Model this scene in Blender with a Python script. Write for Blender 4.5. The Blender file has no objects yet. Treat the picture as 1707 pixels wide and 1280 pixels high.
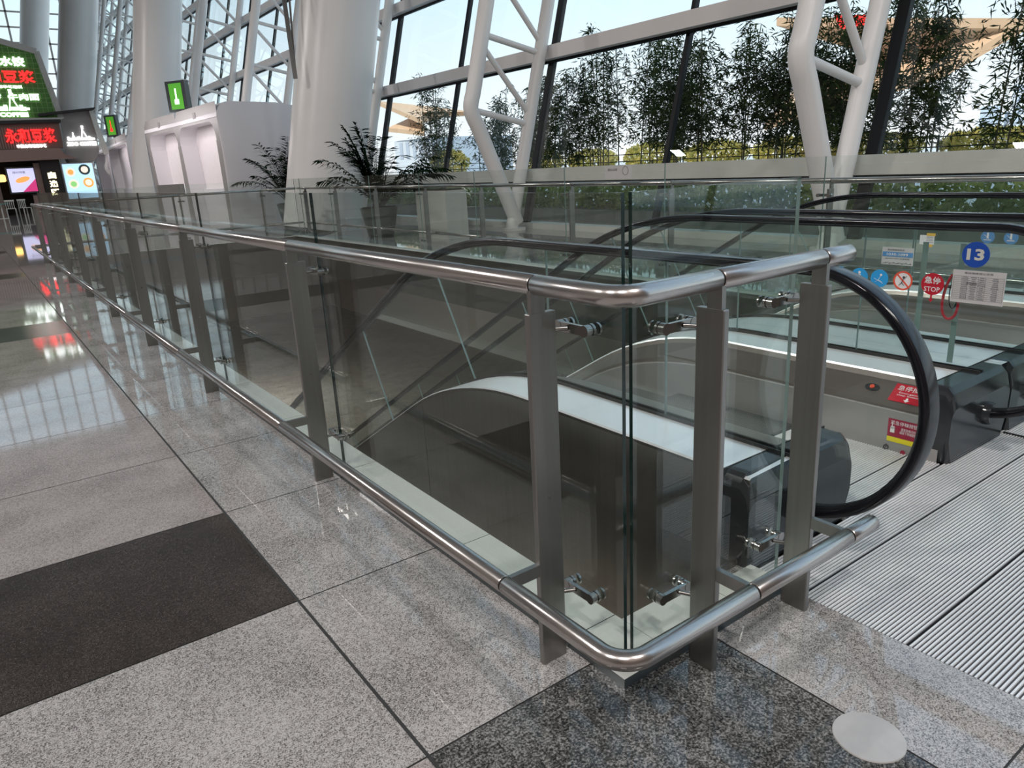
import bpy, math, random
from mathutils import Vector, Matrix
S = bpy.context.scene
COL = S.collection
PI = math.pi
R = math.radians
random.seed(7)

HT = 29.0      # height of the hall
# ------------------------------------------------------------------ camera
FW = Vector((0.555755, 0.77987704, -0.28797255))
RT = Vector((0.80448838, -0.59184077, -0.05022907))
UP = Vector((0.20960639, 0.20375551, 0.95632048))
cd = bpy.data.cameras.new('camera'); cam = bpy.data.objects.new('camera', cd); COL.objects.link(cam)
M = Matrix((RT, UP, -FW)).transposed().to_4x4(); M.translation = Vector((-1.1114, -1.1325, 1.3912))
cam.matrix_world = M
cd.sensor_width = 36; cd.lens = 1218.6 / 1707 * 36; cd.clip_start = 0.05; cd.clip_end = 600
S.camera = cam

# ------------------------------------------------------------------ world, sun, big lights, exposure
wd = bpy.data.worlds.new('sky'); S.world = wd; wd.use_nodes = True
nt = wd.node_tree; nt.nodes.clear()
wo = nt.nodes.new('ShaderNodeOutputWorld'); bg = nt.nodes.new('ShaderNodeBackground')
tc = nt.nodes.new('ShaderNodeTexCoord'); sx = nt.nodes.new('ShaderNodeSeparateXYZ'); rp = nt.nodes.new('ShaderNodeValToRGB')
nt.links.new(tc.outputs['Generated'], sx.inputs[0]); nt.links.new(sx.outputs['Z'], rp.inputs[0])
rp.color_ramp.elements[0].position = 0.0; rp.color_ramp.elements[0].color = (0.97, 1.0, 1.02, 1)
rp.color_ramp.elements[1].position = 0.55; rp.color_ramp.elements[1].color = (0.50, 0.74, 1.0, 1)
e = rp.color_ramp.elements.new(0.22); e.color = (0.66, 0.87, 1.0, 1)
nt.links.new(rp.outputs[0], bg.inputs[0]); bg.inputs[1].default_value = 1.0
nt.links.new(bg.outputs[0], wo.inputs[0])

def sunlamp():
    l = bpy.data.lights.new('sun', 'SUN'); o = bpy.data.objects.new('sun', l); COL.objects.link(o)
    l.energy = 3.0; l.angle = R(2); l.color = (1, .95, .86)
    o.rotation_euler = Vector((.62, -.15, -.77)).to_track_quat('-Z', 'Y').to_euler(); return o
sunlamp()
def area(name, loc, size, power, col=(1, 1, 1), rot=(0, 0, 0), size_y=None):
    l = bpy.data.lights.new(name, 'AREA'); o = bpy.data.objects.new(name, l); COL.objects.link(o)
    l.shape = 'RECTANGLE'; l.size = size; l.size_y = size_y or size; l.energy = power; l.color = col
    o.location = loc; o.rotation_euler = rot; return o
for lx, ly, lp in ((-7, -7, 950), (1, -9, 850), (-12, 0, 1000), (-13, 12, 1300), (-12, 30, 1800)):
    area('hall_fill', (lx, ly, 14), .7, lp * .9, (1, .95, .92))  # unseen fill lights without fixtures, added to brighten the hall
area('lower_hall_fill', (-5.0, 6.0, -1.4), 3, 260, (1, .93, .85))  # both lower lights are added fill, to lift the dark void
area('lower_hall_fill', (3.0, 19.5, -1.6), 4, 420, (1, .93, .85))
S.view_settings.view_transform = 'Standard'; S.view_settings.look = 'None'
S.view_settings.gamma = 1; S.view_settings.use_curve_mapping = False
S.view_settings.exposure = 0.30
S.cycles.transparent_max_bounces = 48; S.cycles.max_bounces = 10; S.cycles.glossy_bounces = 5
S.cycles.diffuse_bounces = 4

# ------------------------------------------------------------------ materials
def newmat(name):
    m = bpy.data.materials.new(name); m.use_nodes = True; n = m.node_tree.nodes; n.clear()
    out = n.new('ShaderNodeOutputMaterial'); return m, m.node_tree, out
def P(name, col, rough=.5, metal=0., noise=None, emis=None, estr=0., spec=.5, aniso=None, bump=None):
    m, t, out = newmat(name); b = t.nodes.new('ShaderNodeBsdfPrincipled')
    b.inputs['Base Color'].default_value = (*col, 1); b.inputs['Roughness'].default_value = rough
    b.inputs['Metallic'].default_value = metal; b.inputs['Specular IOR Level'].default_value = spec
    if emis: b.inputs['Emission Color'].default_value = (*emis, 1); b.inputs['Emission Strength'].default_value = estr
    tcn = t.nodes.new('ShaderNodeTexCoord')
    nz = t.nodes.new('ShaderNodeTexNoise'); mp = t.nodes.new('ShaderNodeMapping')
    sc = noise if noise else (6, 6, 6, .06)
    mp.inputs['Scale'].default_value = sc[:3]; t.links.new(tcn.outputs['Object'], mp.inputs[0]); t.links.new(mp.outputs[0], nz.inputs[0])
    nz.inputs['Scale'].default_value = 1; nz.inputs['Detail'].default_value = 4
    mr = t.nodes.new('ShaderNodeMapRange'); mr.inputs[3].default_value = 1 - sc[3]; mr.inputs[4].default_value = 1 + sc[3]
    t.links.new(nz.outputs[0], mr.inputs[0])
    vm = t.nodes.new('ShaderNodeVectorMath'); vm.operation = 'SCALE'; vm.inputs[0].default_value = col
    t.links.new(mr.outputs[0], vm.inputs[3]); t.links.new(vm.outputs[0], b.inputs['Base Color'])
    if bump:
        bp = t.nodes.new('ShaderNodeBump'); bp.inputs['Strength'].default_value = bump; bp.inputs['Distance'].default_value = .002
        t.links.new(nz.outputs[0], bp.inputs['Height']); t.links.new(bp.outputs[0], b.inputs['Normal'])
    t.links.new(b.outputs[0], out.inputs[0]); return m
def glassmat(name, tint, f0=.06, fmax=.9, rough=0.0):
    """thin sheet glass: clear transmission plus an angle-dependent mirror reflection, the same from both sides"""
    m, t, out = newmat(name); N = t.nodes; L = t.links
    g = N.new('ShaderNodeNewGeometry'); d = N.new('ShaderNodeVectorMath'); d.operation = 'DOT_PRODUCT'
    L.new(g.outputs['Normal'], d.inputs[0]); L.new(g.outputs['Incoming'], d.inputs[1])
    def mth(op, a, b=None):
        x = N.new('ShaderNodeMath'); x.operation = op
        for i, v in enumerate((a, b)):
            if v is None: continue
            if isinstance(v, (int, float)): x.inputs[i].default_value = v
            else: L.new(v, x.inputs[i])
        return x.outputs[0]
    c = mth('ABSOLUTE', d.outputs['Value']); k = mth('POWER', mth('SUBTRACT', 1.0, c), 5.0)
    fr = mth('ADD', mth('MULTIPLY', k, fmax - f0), f0)
    tr = N.new('ShaderNodeBsdfTransparent'); tr.inputs[0].default_value = (*tint, 1)
    gl = N.new('ShaderNodeBsdfGlossy'); gl.inputs['Roughness'].default_value = rough; gl.inputs[0].default_value = (.95, 1, .98, 1)
    mx = N.new('ShaderNodeMixShader'); L.new(fr, mx.inputs[0]); L.new(tr.outputs[0], mx.inputs[1]); L.new(gl.outputs[0], mx.inputs[2])
    L.new(mx.outputs[0], out.inputs[0]); return m
def granite(name, a, b, c, scale=260, rough=.09, thr=.5, spec=.6):
    m, t, out = newmat(name); N = t.nodes; L = t.links
    tcn = N.new('ShaderNodeTexCoord'); bs = N.new('ShaderNodeBsdfPrincipled')
    n1 = N.new('ShaderNodeTexNoise'); n1.inputs['Scale'].default_value = scale; n1.inputs['Detail'].default_value = 3; n1.inputs['Roughness'].default_value = .7
    n2 = N.new('ShaderNodeTexNoise'); n2.inputs['Scale'].default_value = 3.0; n2.inputs['Detail'].default_value = 5
    n3 = N.new('ShaderNodeTexVoronoi'); n3.inputs['Scale'].default_value = scale * .55
    for n in (n1, n2, n3): L.new(tcn.outputs['Object'], n.inputs['Vector'])
    r = N.new('ShaderNodeValToRGB'); cr = r.color_ramp
    cr.elements[0].position = thr - .12; cr.elements[0].color = (*a, 1); cr.elements[1].position = thr + .12; cr.elements[1].color = (*c, 1)
    q = cr.elements.new(thr); q.color = (*b, 1)
    mixf = N.new('ShaderNodeMath'); mixf.operation = 'MULTIPLY_ADD'; L.new(n2.outputs[0], mixf.inputs[0]); mixf.inputs[1].default_value = .22; mixf.inputs[2].default_value = -.11
    ad = N.new('ShaderNodeMath'); ad.operation = 'ADD'; L.new(n1.outputs[0], ad.inputs[0]); L.new(mixf.outputs[0], ad.inputs[1])
    vs = N.new('ShaderNodeMath'); vs.operation = 'MULTIPLY_ADD'; L.new(n3.outputs['Color'], vs.inputs[0]); vs.inputs[1].default_value = .16; vs.inputs[2].default_value = -.08
    ad2 = N.new('ShaderNodeMath'); ad2.operation = 'ADD'; L.new(ad.outputs[0], ad2.inputs[0]); L.new(vs.outputs[0], ad2.inputs[1])
    L.new(ad2.outputs[0], r.inputs[0]); L.new(r.outputs[0], bs.inputs['Base Color'])
    bs.inputs['Roughness'].default_value = rough; bs.inputs['Specular IOR Level'].default_value = spec
    L.new(bs.outputs[0], out.inputs[0]); return m
def leafmat(name, col, col2, trans=.35):
    m, t, out = newmat(name); N = t.nodes; L = t.links
    tcn = N.new('ShaderNodeTexCoord'); n1 = N.new('ShaderNodeTexNoise'); n1.inputs['Scale'].default_value = 2.2
    L.new(tcn.outputs['Object'], n1.inputs['Vector']); r = N.new('ShaderNodeValToRGB')
    r.color_ramp.elements[0].position = .38; r.color_ramp.elements[0].color = (*col, 1)
    r.color_ramp.elements[1].position = .62; r.color_ramp.elements[1].color = (*col2, 1); L.new(n1.outputs[0], r.inputs[0])
    d = N.new('ShaderNodeBsdfDiffuse'); tr = N.new('ShaderNodeBsdfTranslucent'); mx = N.new('ShaderNodeMixShader'); mx.inputs[0].default_value = trans
    L.new(r.outputs[0], d.inputs[0]); L.new(r.outputs[0], tr.inputs[0]); L.new(d.outputs[0], mx.inputs[1]); L.new(tr.outputs[0], mx.inputs[2])
    L.new(mx.outputs[0], out.inputs[0]); return m

m_steel = P('brushed_steel', (.55, .515, .495), .25, 1, (3, 3, 3, .10))
m_post = P('satin_steel_plate', (.33, .32, .305), .34, 1, (60, 60, 1.2, .12))
m_chrome = P('polished_steel', (.42, .41, .39), .2, 1)
m_darkgap = P('black_gasket', (.012, .012, .012), .6)
m_curb = P('pale_metal_cover', (.56, .57, .53), .38, 0, (4, 4, 4, .05))
m_deck = P('bright_satin_aluminium', (.95, .96, .97), .32, .55, (2, 40, 2, .04))
m_clad = P('dark_brushed_cladding', (.235, .225, .21), .33, .85, (60, 60, 1, .15))
m_skirt = P('grey_skirt_panel', (.36, .35, .34), .34, .35, (1, 1, 1, .04))
m_innerdeck = P('bronze_inner_deck', (.30, .26, .235), .30, .8)
m_rubber = P('black_handrail_rubber', (.006, .006, .009), .17, 0, spec=.45)
m_black = P('black_gloss_plastic', (.018, .021, .024), .16, 0, spec=.6)
m_blackm = P('dark_steel_cap', (.085, .10, .105), .25, .5)
m_rib = P('ribbed_aluminium', (.95, .955, .96), .36, .35, (2, 2, 2, .08))
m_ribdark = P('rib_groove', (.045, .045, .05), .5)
m_step = P('step_metal', (.16, .165, .17), .45, .6)
m_glass = glassmat('railing_glass', (.96, .98, .97), .045, .9)
m_eglass = glassmat('balustrade_glass', (.93, .963, .952), .042, .85)
m_wglass = glassmat('window_glass', (.97, .985, .985), .03, .8)
m_gedge = P('glass_edge_green', (.004, .018, .015), .15, 0, spec=.5)
m_gedge2 = P('glass_edge_pale', (.20, .29, .27), .15, 0, spec=.8)
m_white = P('white_painted_steel', (.84, .82, .80), .34, 0, (.8, .8, .8, .05))
m_beam = P('warm_white_beam', (.76, .73, .72), .4, 0, (.8, .8, .8, .05))
m_sillb = P('grey_cream_sill', (.66, .66, .62), .4)
m_mull = P('black_mullion', (.010, .011, .013), .5, spec=.25)
m_wall = P('beige_wall', (.50, .45, .42), .6)
m_walll = P('taupe_wall', (.26, .215, .19), .6)
m_walld = P('brown_wall', (.16, .12, .10), .55)
m_ceil = P('ceiling_panel', (.55, .54, .53), .7)
m_kiosk = P('kiosk_white', (.82, .80, .83), .38, 0, (.6, .6, .6, .05))
m_kframe = P('kiosk_grey_frame', (.36, .345, .34), .4)
m_kin = P('kiosk_inner_panel', (.94, .88, .90), .5)
m_lowfloor = granite('lower_granite', (.10, .09, .08), (.22, .20, .175), (.34, .31, .28), 60, .12)
m_gl = granite('light_granite', (.05, .047, .045), (.24, .228, .22), (.47, .455, .445), 230, .035, .46, .85)
m_gm = granite('pink_granite', (.09, .078, .074), (.25, .225, .217), (.43, .395, .38), 300, .05, .46, .75)
m_gd = granite('dark_granite', (.018, .018, .018), (.085, .085, .082), (.27, .265, .26), 150, .055, .52)
m_gb = granite('brown_black_granite', (.018, .014, .012), (.045, .037, .033), (.12, .10, .09), 330, .16, .55)
m_joint = P('dark_joint', (.03, .03, .03), .6)
m_disk = P('brushed_steel_cover', (.58, .56, .545), .36, .35, (25, 25, 25, .10))
m_leaf = leafmat('bamboo_leaf', (.012, .030, .014), (.055, .085, .022), .3)
m_leaf2 = leafmat('bamboo_leaf_light', (.05, .10, .03), (.16, .20, .05), .45)
m_culm = P('bamboo_culm', (.085, .085, .045), .5)
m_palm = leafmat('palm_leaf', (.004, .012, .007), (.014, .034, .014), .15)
m_hedge = leafmat('hedge_leaf', (.16, .24, .07), (.42, .50, .20), .45)
m_tree = leafmat('tree_leaf_yellow', (.30, .30, .08), (.62, .50, .16), .4)
m_plaza = P('pale_paving', (.52, .52, .50), .8, 0, (.3, .3, .3, .1))
m_planter = P('planter_concrete', (.18, .19, .18), .7)
m_tan = P('tan_canopy_membrane', (.72, .48, .30), .7)
m_bldg = P('pale_facade', (.72, .76, .82), .6)
m_bldgs = P('blue_grey_facade_strip', (.50, .57, .68), .5)
m_pot = P('dark_planter_pot', (.03, .045, .035), .4)
m_soil = P('soil', (.04, .03, .02), .9)
m_green = P('green_wall_tiles', (.055, .17, .022), .5, 0, (7, 7, 7, .5))
m_greenl = P('green_grid_line', (.22, .36, .13), .5)
m_frameg = P('grey_trim', (.42, .41, .39), .5)
m_shopw = P('shop_grey_cladding', (.27, .255, .25), .5)
m_brown = P('brown_canopy', (.27, .18, .155), .5)
m_board = P('brown_slat_board', (.13, .085, .07), .5)
m_blackw = P('shop_black', (.012, .010, .010), .5)
def E(name, col, s): return P(name, tuple(min(c, .8) for c in col), .5, 0, None, col, s)
e_red = E('red_lit_sign', (1, .02, .02), 1.6)
e_white = E('white_lit_sign', (.95, 1, 1), 2.2)
e_warm = E('warm_lit_sign', (1, .85, .55), 2.0)
e_lant = E('lantern_glow', (1, .55, .15), 2.2)
e_blue = E('menu_lightbox_blue', (.42, .66, .95), 1.0)
e_lilac = E('screen_lilac', (.60, .60, .88), .8)
e_mag = E('screen_magenta', (.55, .04, .18), .8)
e_food = E('screen_food_orange', (.85, .38, .10), .8)
e_green = E('exit_green', (.07, .34, .02), .45)
e_pale = E('exit_white', (.75, 1, .72), 1.6)
e_bowl = E('menu_bowl_dark', (.03, .05, .05), .5)
e_cream = E('menu_cream', (.85, .72, .62), .8)
e_leafg = E('menu_green', (.25, .6, .2), .8)
s_blue = P('sticker_blue', (.01, .07, .40), .4)
s_lblue = P('sticker_light_blue', (.03, .35, .75), .4)
s_pblue = P('sticker_pale_blue', (.10, .28, .55), .4)
s_red = P('sticker_red', (.50, .012, .03), .4)
s_redl = P('sticker_orange_red', (.75, .10, .05), .4)
s_white = P('sticker_white', (.80, .80, .80), .4)
s_silver = P('sticker_silver', (.60, .60, .55), .35)
s_paper = P('sticker_paper', (.55, .54, .54), .5)
s_ink = P('sticker_ink', (.05, .05, .06), .5)
s_inkg = P('sticker_ink_grey', (.20, .20, .21), .5)
s_wine = P('sticker_wine', (.33, .01, .045), .4)
s_yel = P('sticker_yellow', (.80, .68, .02), .4)
s_orange = P('tape_yellow_orange', (.80, .50, .08), .5)

# ------------------------------------------------------------------ mesh helpers
class MB:
    def __init__(s): s.v = []; s.f = []; s.sm = []; s.mi = []
    def add(s, vs, fs, smooth=False, mi=0):
        o = len(s.v); s.v += [tuple(p) for p in vs]; s.f += [[i + o for i in f] for f in fs]; s.sm += [smooth] * len(fs); s.mi += [mi] * len(fs); return s
    def box(s, x0, x1, y0, y1, z0, z1, mi=0):
        vs = [(x, y, z) for x in (x0, x1) for y in (y0, y1) for z in (z0, z1)]
        return s.add(vs, [[0, 1, 3, 2], [4, 6, 7, 5], [0, 4, 5, 1], [2, 3, 7, 6], [0, 2, 6, 4], [1, 5, 7, 3]], mi=mi)
    def bbox(s, x0, x1, y0, y1, z0, z1, b=.003, mi=0):
        """box with chamfered vertical edges and top"""
        pr = [(x0 + b, y0), (x1 - b, y0), (x1, y0 + b), (x1, y1 - b), (x1 - b, y1), (x0 + b, y1), (x0, y1 - b), (x0, y0 + b)]
        vs = [(x, y, z0) for x, y in pr] + [(x, y, z1 - b) for x, y in pr]
        cx, cy = (x0 + x1) / 2, (y0 + y1) / 2
        vs += [(x - math.copysign(min(b, abs(x - cx)), x - cx), y - math.copysign(min(b, abs(y - cy)), y - cy), z1) for x, y in pr]
        fs = [[i, (i + 1) % 8, 8 + (i + 1) % 8, 8 + i] for i in range(8)] + [[8 + i, 8 + (i + 1) % 8, 16 + (i + 1) % 8, 16 + i] for i in range(8)]
        fs += [list(range(7, -1, -1)), list(range(16, 24))]
        return s.add(vs, fs, mi=mi)
    def obox(s, c, u, v, w, mi=0):
        """oriented box: centre, three half-extent vectors"""
        c, u, v, w = map(Vector, (c, u, v, w))
        vs = [c + a * u + b * v + d * w for a in (-1, 1) for b in (-1, 1) for d in (-1, 1)]
        return s.add(vs, [[0, 1, 3, 2], [4, 6, 7, 5], [0, 4, 5, 1], [2, 3, 7, 6], [0, 2, 6, 4], [1, 5, 7, 3]], mi=mi)
    def bar(s, a, b, w, h, up=(0, 0, 1), mi=0):
        a, b = Vector(a), Vector(b); d = (b - a); u = d.normalized(); x = u.cross(Vector(up)).normalized(); y = x.cross(u)
        return s.obox((a + b) / 2, d / 2, x * w / 2, y * h / 2, mi)
    def tube(s, pts, r, n=16, caps=True, smooth=True, mi=0):
        pts = [Vector(p) for p in pts]; rs = r if isinstance(r, (list, tuple)) else [r] * len(pts)
        o = len(s.v); t0 = (pts[1] - pts[0]).normalized(); ref = Vector((0, 0, 1)) if abs(t0.z) < .9 else Vector((1, 0, 0))
        x = t0.cross(ref).normalized(); vs = []
        for i, p in enumerate(pts):
            if i == 0: t = t0
            elif i == len(pts) - 1: t = (pts[i] - pts[i - 1]).normalized()
            else: t = ((pts[i] - pts[i - 1]).normalized() + (pts[i + 1] - pts[i]).normalized()).normalized()
            x = (x - t * x.dot(t)).normalized(); y = t.cross(x)
            k = 1.0
            if 0 < i < len(pts) - 1: k = 1 / max(.3, t.dot((pts[i + 1] - pts[i]).normalized()))
            bend = None
            for j in range(n):
                a = 2 * PI * j / n; vs.append(p + x * math.cos(a) * rs[i] * 1 + y * math.sin(a) * rs[i])
        m = len(pts); fs = []
        for i in range(m - 1):
            for j in range(n): fs.append([i * n + j, i * n + (j + 1) % n, (i + 1) * n + (j + 1) % n, (i + 1) * n + j])
        s.add(vs, fs, smooth, mi)
        if caps: s.add(vs[:n], [list(range(n))[::-1]], False, mi); s.add(vs[-n:], [list(range(n))], False, mi)
        return s
    def prism(s, poly, axis, a, b, smooth=False, mi=0):
        """poly of 2D points extruded along an axis; (p,q) are the other two axes in xyz order"""
        def mk(p, t):
            l = list(p); l.insert(axis, t); return tuple(l)
        n = len(poly); vs = [mk(p, a) for p in poly] + [mk(p, b) for p in poly]
        fs = [[i, (i + 1) % n, n + (i + 1) % n, n + i] for i in range(n)]
        s.add(vs, fs, smooth, mi); s.add(vs[:n], [list(range(n))[::-1]], False, mi); s.add(vs[n:], [list(range(n))], False, mi); return s
    def quad(s, a, b, c, d, mi=0): return s.add([a, b, c, d], [[0, 1, 2, 3]], mi=mi)
    def build(s, name, mats, parent=None, fix=True):
        me = bpy.data.meshes.new(name); me.from_pydata(s.v, [], s.f); me.update()
        for m in (mats if isinstance(mats, (list, tuple)) else [mats]): me.materials.append(m)
        me.polygons.foreach_set('use_smooth', s.sm); me.polygons.foreach_set('material_index', s.mi)
        if fix:
            import bmesh
            bm = bmesh.new(); bm.from_mesh(me); bmesh.ops.recalc_face_normals(bm, faces=bm.faces); bm.to_mesh(me); bm.free()
        o = bpy.data.objects.new(name, me); COL.objects.link(o)
        if parent is not None: o.parent = parent
        return o
def tag(o, label=None, cat=None, group=None, kind=None):
    if label: o['label'] = label
    if cat: o['category'] = cat
    if group: o['group'] = group
    if kind: o['kind'] = kind
    return o
def thing(name, label, cat, loc=(0, 0, 0), group=None, rz=0):
    o = bpy.data.objects.new(name, None); COL.objects.link(o); o.location = loc; o.rotation_euler = (0, 0, rz)
    o.empty_display_size = .1
    return tag(o, label, cat, group)
def struct(o): o['kind'] = 'structure'; return o
def kids(o): return [c for c in bpy.data.objects if c.parent == o]
def copy_tree(o, parent=None):
    c = o.copy(); COL.objects.link(c); c.parent = parent
    for ch in kids(o): copy_tree(ch, c)
    return c

def text(name, body, org, u, v, w, h, mat, parent=None, depth=.0, bold=0.0, lift=0.002):
    """lettering in the plane spanned by u,v, its box scaled to w x h with its centre at org"""
    c = bpy.data.curves.new(name, 'FONT'); c.body = body; c.offset = bold; c.resolution_u = 2; c.align_x = 'CENTER'
    o = bpy.data.objects.new(name, c); COL.objects.link(o); bpy.context.view_layer.update()
    me = bpy.data.meshes.new_from_object(o.evaluated_get(bpy.context.evaluated_depsgraph_get()))
    bpy.data.objects.remove(o); bpy.data.curves.remove(c)
    xs = [p.co.x for p in me.vertices]; ys = [p.co.y for p in me.vertices]
    x0, x1, y0, y1 = min(xs), max(xs), min(ys), max(ys)
    u, v = Vector(u).normalized(), Vector(v).normalized(); n = u.cross(v); org = Vector(org) + n * lift
    sx_ = w / (x1 - x0); sy_ = (h / (y1 - y0)) if h else sx_
    for p in me.vertices:
        p.co = org + u * ((p.co.x - (x0 + x1) / 2) * sx_) + v * ((p.co.y - (y0 + y1) / 2) * sy_)
    fs = [list(p.vertices) for p in me.polygons]; vs = [p.co.copy() for p in me.vertices]; bpy.data.meshes.remove(me)
    b = MB(); b.add(vs, fs)
    if depth:
        cnt = {}
        for f in fs:
            for i in range(len(f)):
                k = (f[i], f[(i + 1) % len(f)]); cnt[k] = 1
        side = [k for k in cnt if (k[1], k[0]) not in cnt]
        b.v = [tuple(Vector(p) + n * depth) for p in b.v]
        o2 = len(b.v); b.v += [tuple(p) for p in vs]
        for a_, b_ in side: b.f.append([a_, b_, b_ + o2, a_ + o2]); b.sm.append(False); b.mi.append(0)
    ob = b.build(name, mat, parent, fix=False); return ob
def disc(org, u, v, r, n=40, th=.0015, r2=None):
    """thin disc (or ring when r2) standing in plane u,v"""
    u, v = Vector(u).normalized(), Vector(v).normalized(); w = u.cross(v); org = Vector(org); b = MB()
    A = [org + (u * math.cos(2 * PI * i / n) + v * math.sin(2 * PI * i / n)) * r for i in range(n)]
    T = [p + w * th for p in A]
    if r2 is None:
        b.add(A + T, [[i, (i + 1) % n, n + (i + 1) % n, n + i] for i in range(n)] + [list(range(n))[::-1], list(range(n, 2 * n))])
    else:
        B = [org + (u * math.cos(2 * PI * i / n) + v * math.sin(2 * PI * i / n)) * r2 for i in range(n)]; BT = [p + w * th for p in B]
        b.add(A + T + B + BT, [q for i in range(n) for q in ([i, (i + 1) % n, n + (i + 1) % n, n + i], [2 * n + i, 3 * n + i, 3 * n + (i + 1) % n, 2 * n + (i + 1) % n], [n + i, n + (i + 1) % n, 3 * n + (i + 1) % n, 3 * n + i], [i, 2 * n + i, 2 * n + (i + 1) % n, (i + 1) % n])])
    return b
def plate(org, u, v, w, h, th=.0015, pts=None):
    u, v = Vector(u).normalized(), Vector(v).normalized(); n = u.cross(v); org = Vector(org)
    return MB().obox(org + n * th / 2, u * w / 2, v * h / 2, n * th / 2)

# ------------------------------------------------------------------ the setting: floors, walls, ceiling
OX0, OX1, OY0, OY1 = .264, 5.04, .28, 15.84       # the opening in the floor
JX = [-.4655 - 1.78 * k for k in range(14, 0, -1)] + [-.4655, .44, 1.33, 2.22, 3.11, 4.0, 4.89, 5.78, 6.67, 7.56, 8.45, 8.95]
JX = [-26] + JX
JY = [.2134 + .8835 * k for k in range(-13, 0)] + [.2134 + .8835 * k for k in range(0, 118)]
def floor():
    b = MB(); g = .0028
    holes = [(OX0, OX1, OY0, OY1), (.83, 4.90, -2.2, .95)]
    def tile(x0, x1, y0, y1, mi):
        for hx0, hx1, hy0, hy1 in holes:
            if x0 < hx1 and x1 > hx0 and y0 < hy1 and y1 > hy0:
                if x0 < hx0: tile(x0, hx0, y0, y1, mi)
                if x1 > hx1: tile(hx1, x1, y0, y1, mi)
                a, c = max(x0, hx0), min(x1, hx1)
                if y0 < hy0: tile(a, c, y0, hy0, mi)
                if y1 > hy1: tile(a, c, hy1, y1, mi)
                return
        if x1 - x0 > 2 * g and y1 - y0 > 2 * g:
            b.quad((x0 + g, y0 + g, 0), (x1 - g, y0 + g, 0), (x1 - g, y1 - g, 0), (x0 + g, y1 - g, 0), mi)
    for i in range(len(JX) - 1):
        for j in range(len(JY) - 1):
            x0, x1, y0, y1 = JX[i], JX[i + 1], JY[j], JY[j + 1]
            mi = 0
            if x1 < -.4: mi = 0 if j == 13 else 1
            if x1 < -.4 and (j - 14) % 7 == 0: mi = 3
            if abs(x0 + .4655) < .01 and j == 12: mi = 2
            if j < 12 and j > 9 and x0 > .4: mi = 0
            tile(x0, x1, y0, y1, mi)
    b.box(-.4705, -.4605, -12, 104, -.002, .0004, 4)
    z = -.002
    for (x0, x1, y0, y1) in ((-26, OX0, -12, 104), (OX1, 9, -12, 104), (OX0, OX1, OY1, 104), (OX0, .83, -12, OY0), (.83, 4.9, -12, -2.2), (4.9, OX1, -12, OY0)):
        b.quad((x0, y0, z), (x1, y0, z), (x1, y1, z), (x0, y1, z), 4)
    o = b.build('floor', [m_gl, m_gm, m_gd, m_gb, m_joint], fix=False); struct(o)
    b = MB()      # slab body and the edges of the opening
    for (x0, x1, y0, y1) in ((-26, OX0, -12, 104), (OX1, 9, -12, 104), (OX0, OX1, OY1, 104), (OX0, OX1, -12, -2.2)):
        b.box(x0, x1, y0, y1, -.75, -.006)
    o = b.build('floor_slab', m_walld); struct(o)
    b = MB().box(-14, 13, -6, 34, -5.2, -5.0); o = b.build('floor_lower', m_lowfloor); struct(o)
    b = MB().box(-14.2, -14, -6, 34, -5, -.76).box(13, 13.2, -6, 34, -5, -.76).box(-14, 13, -6.2, -6, -5, -.76).box(-14, 13, 34, 34.2, -5, -.76)
    struct(b.build('wall_lower', m_wall))
floor()
struct(MB().box(-26.4, 18, -13, 105, HT, HT + .4).build('ceiling', m_ceil))
struct(MB().box(-26.4, 9.2, -12.3, -12, 0, HT).build('wall_back', m_walld))
def left_wall():
    b = MB(); b.box(-26.4, -26, -12, 104, 0, HT)
    for k in range(24): b.box(-26, -25.8, -12 + k * 4.9, -11.5 + k * 4.9, 0, 12.5)
    struct(b.build('wall_left', m_walll))
    b = MB(); b.box(-26, 14, 104, 104.4, 0, 5)
    for k in range(22): b.box(-26 + k * 1.85, -25.8 + k * 1.85, 104.1, 104.3, 5, HT)
    for k in range(14): b.box(-26, 14, 104.1, 104.3, 6 + k * 1.6, 6.16 + k * 1.6)
    struct(b.build('wall_far', m_wall))
    struct(MB().box(-26, 14, 104.2, 104.22, 5, HT).build('window_1', m_wglass))
left_wall()
# curb around the opening
def curb():
    b = MB()
    z0, z1 = -.004, .03
    ys = [.0753, .31, 1.0, 1.98, 2.95, 3.92, 5.2, 6.5, 7.8, 9.1, 10.4, 11.7, 13, 14.3, 15.5, OY1]
    for a, c in zip(ys, ys[1:]):
        b.box(.075, OX0, a + .0015, c - .0015, z0, z1)
    b.box(OX0 + .001, .60, .075, OY0, z0, z1); b.box(.6015, .82, .075, OY0 - .06, z0, z1)
    b.box(.055, OX1 + .205, OY1 + .001, OY1 + .205, z0, z1)
    for a, c in zip(ys[1:], ys[2:]): b.box(OX1, OX1 + .205, a + .0015, c - .0015, z0, z1)
    b.mi = [0 if (b.v[f[0]][2] > z1 - 1e-4 and b.v[f[1]][2] > z1 - 1e-4 and b.v[f[2]][2] > z1 - 1e-4) else 1 for f in b.f]
    o = b.build('trim_1', [m_curb, m_blackm]); struct(o)
    b = MB()
    b.box(OX0 - .004, OX0 + .004, OY0, OY1, -.75, .026); b.box(OX0, .815, OY0 - .004, OY0 + .004, -.75, .026)
    b.box(OX1 - .004, OX1 + .004, OY0, OY1, -.75, .026); b.box(OX0, OX1, OY1 - .004, OY1 + .004, -.75, .026)
    struct(b.build('trim_2', m_clad))
curb()

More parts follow.
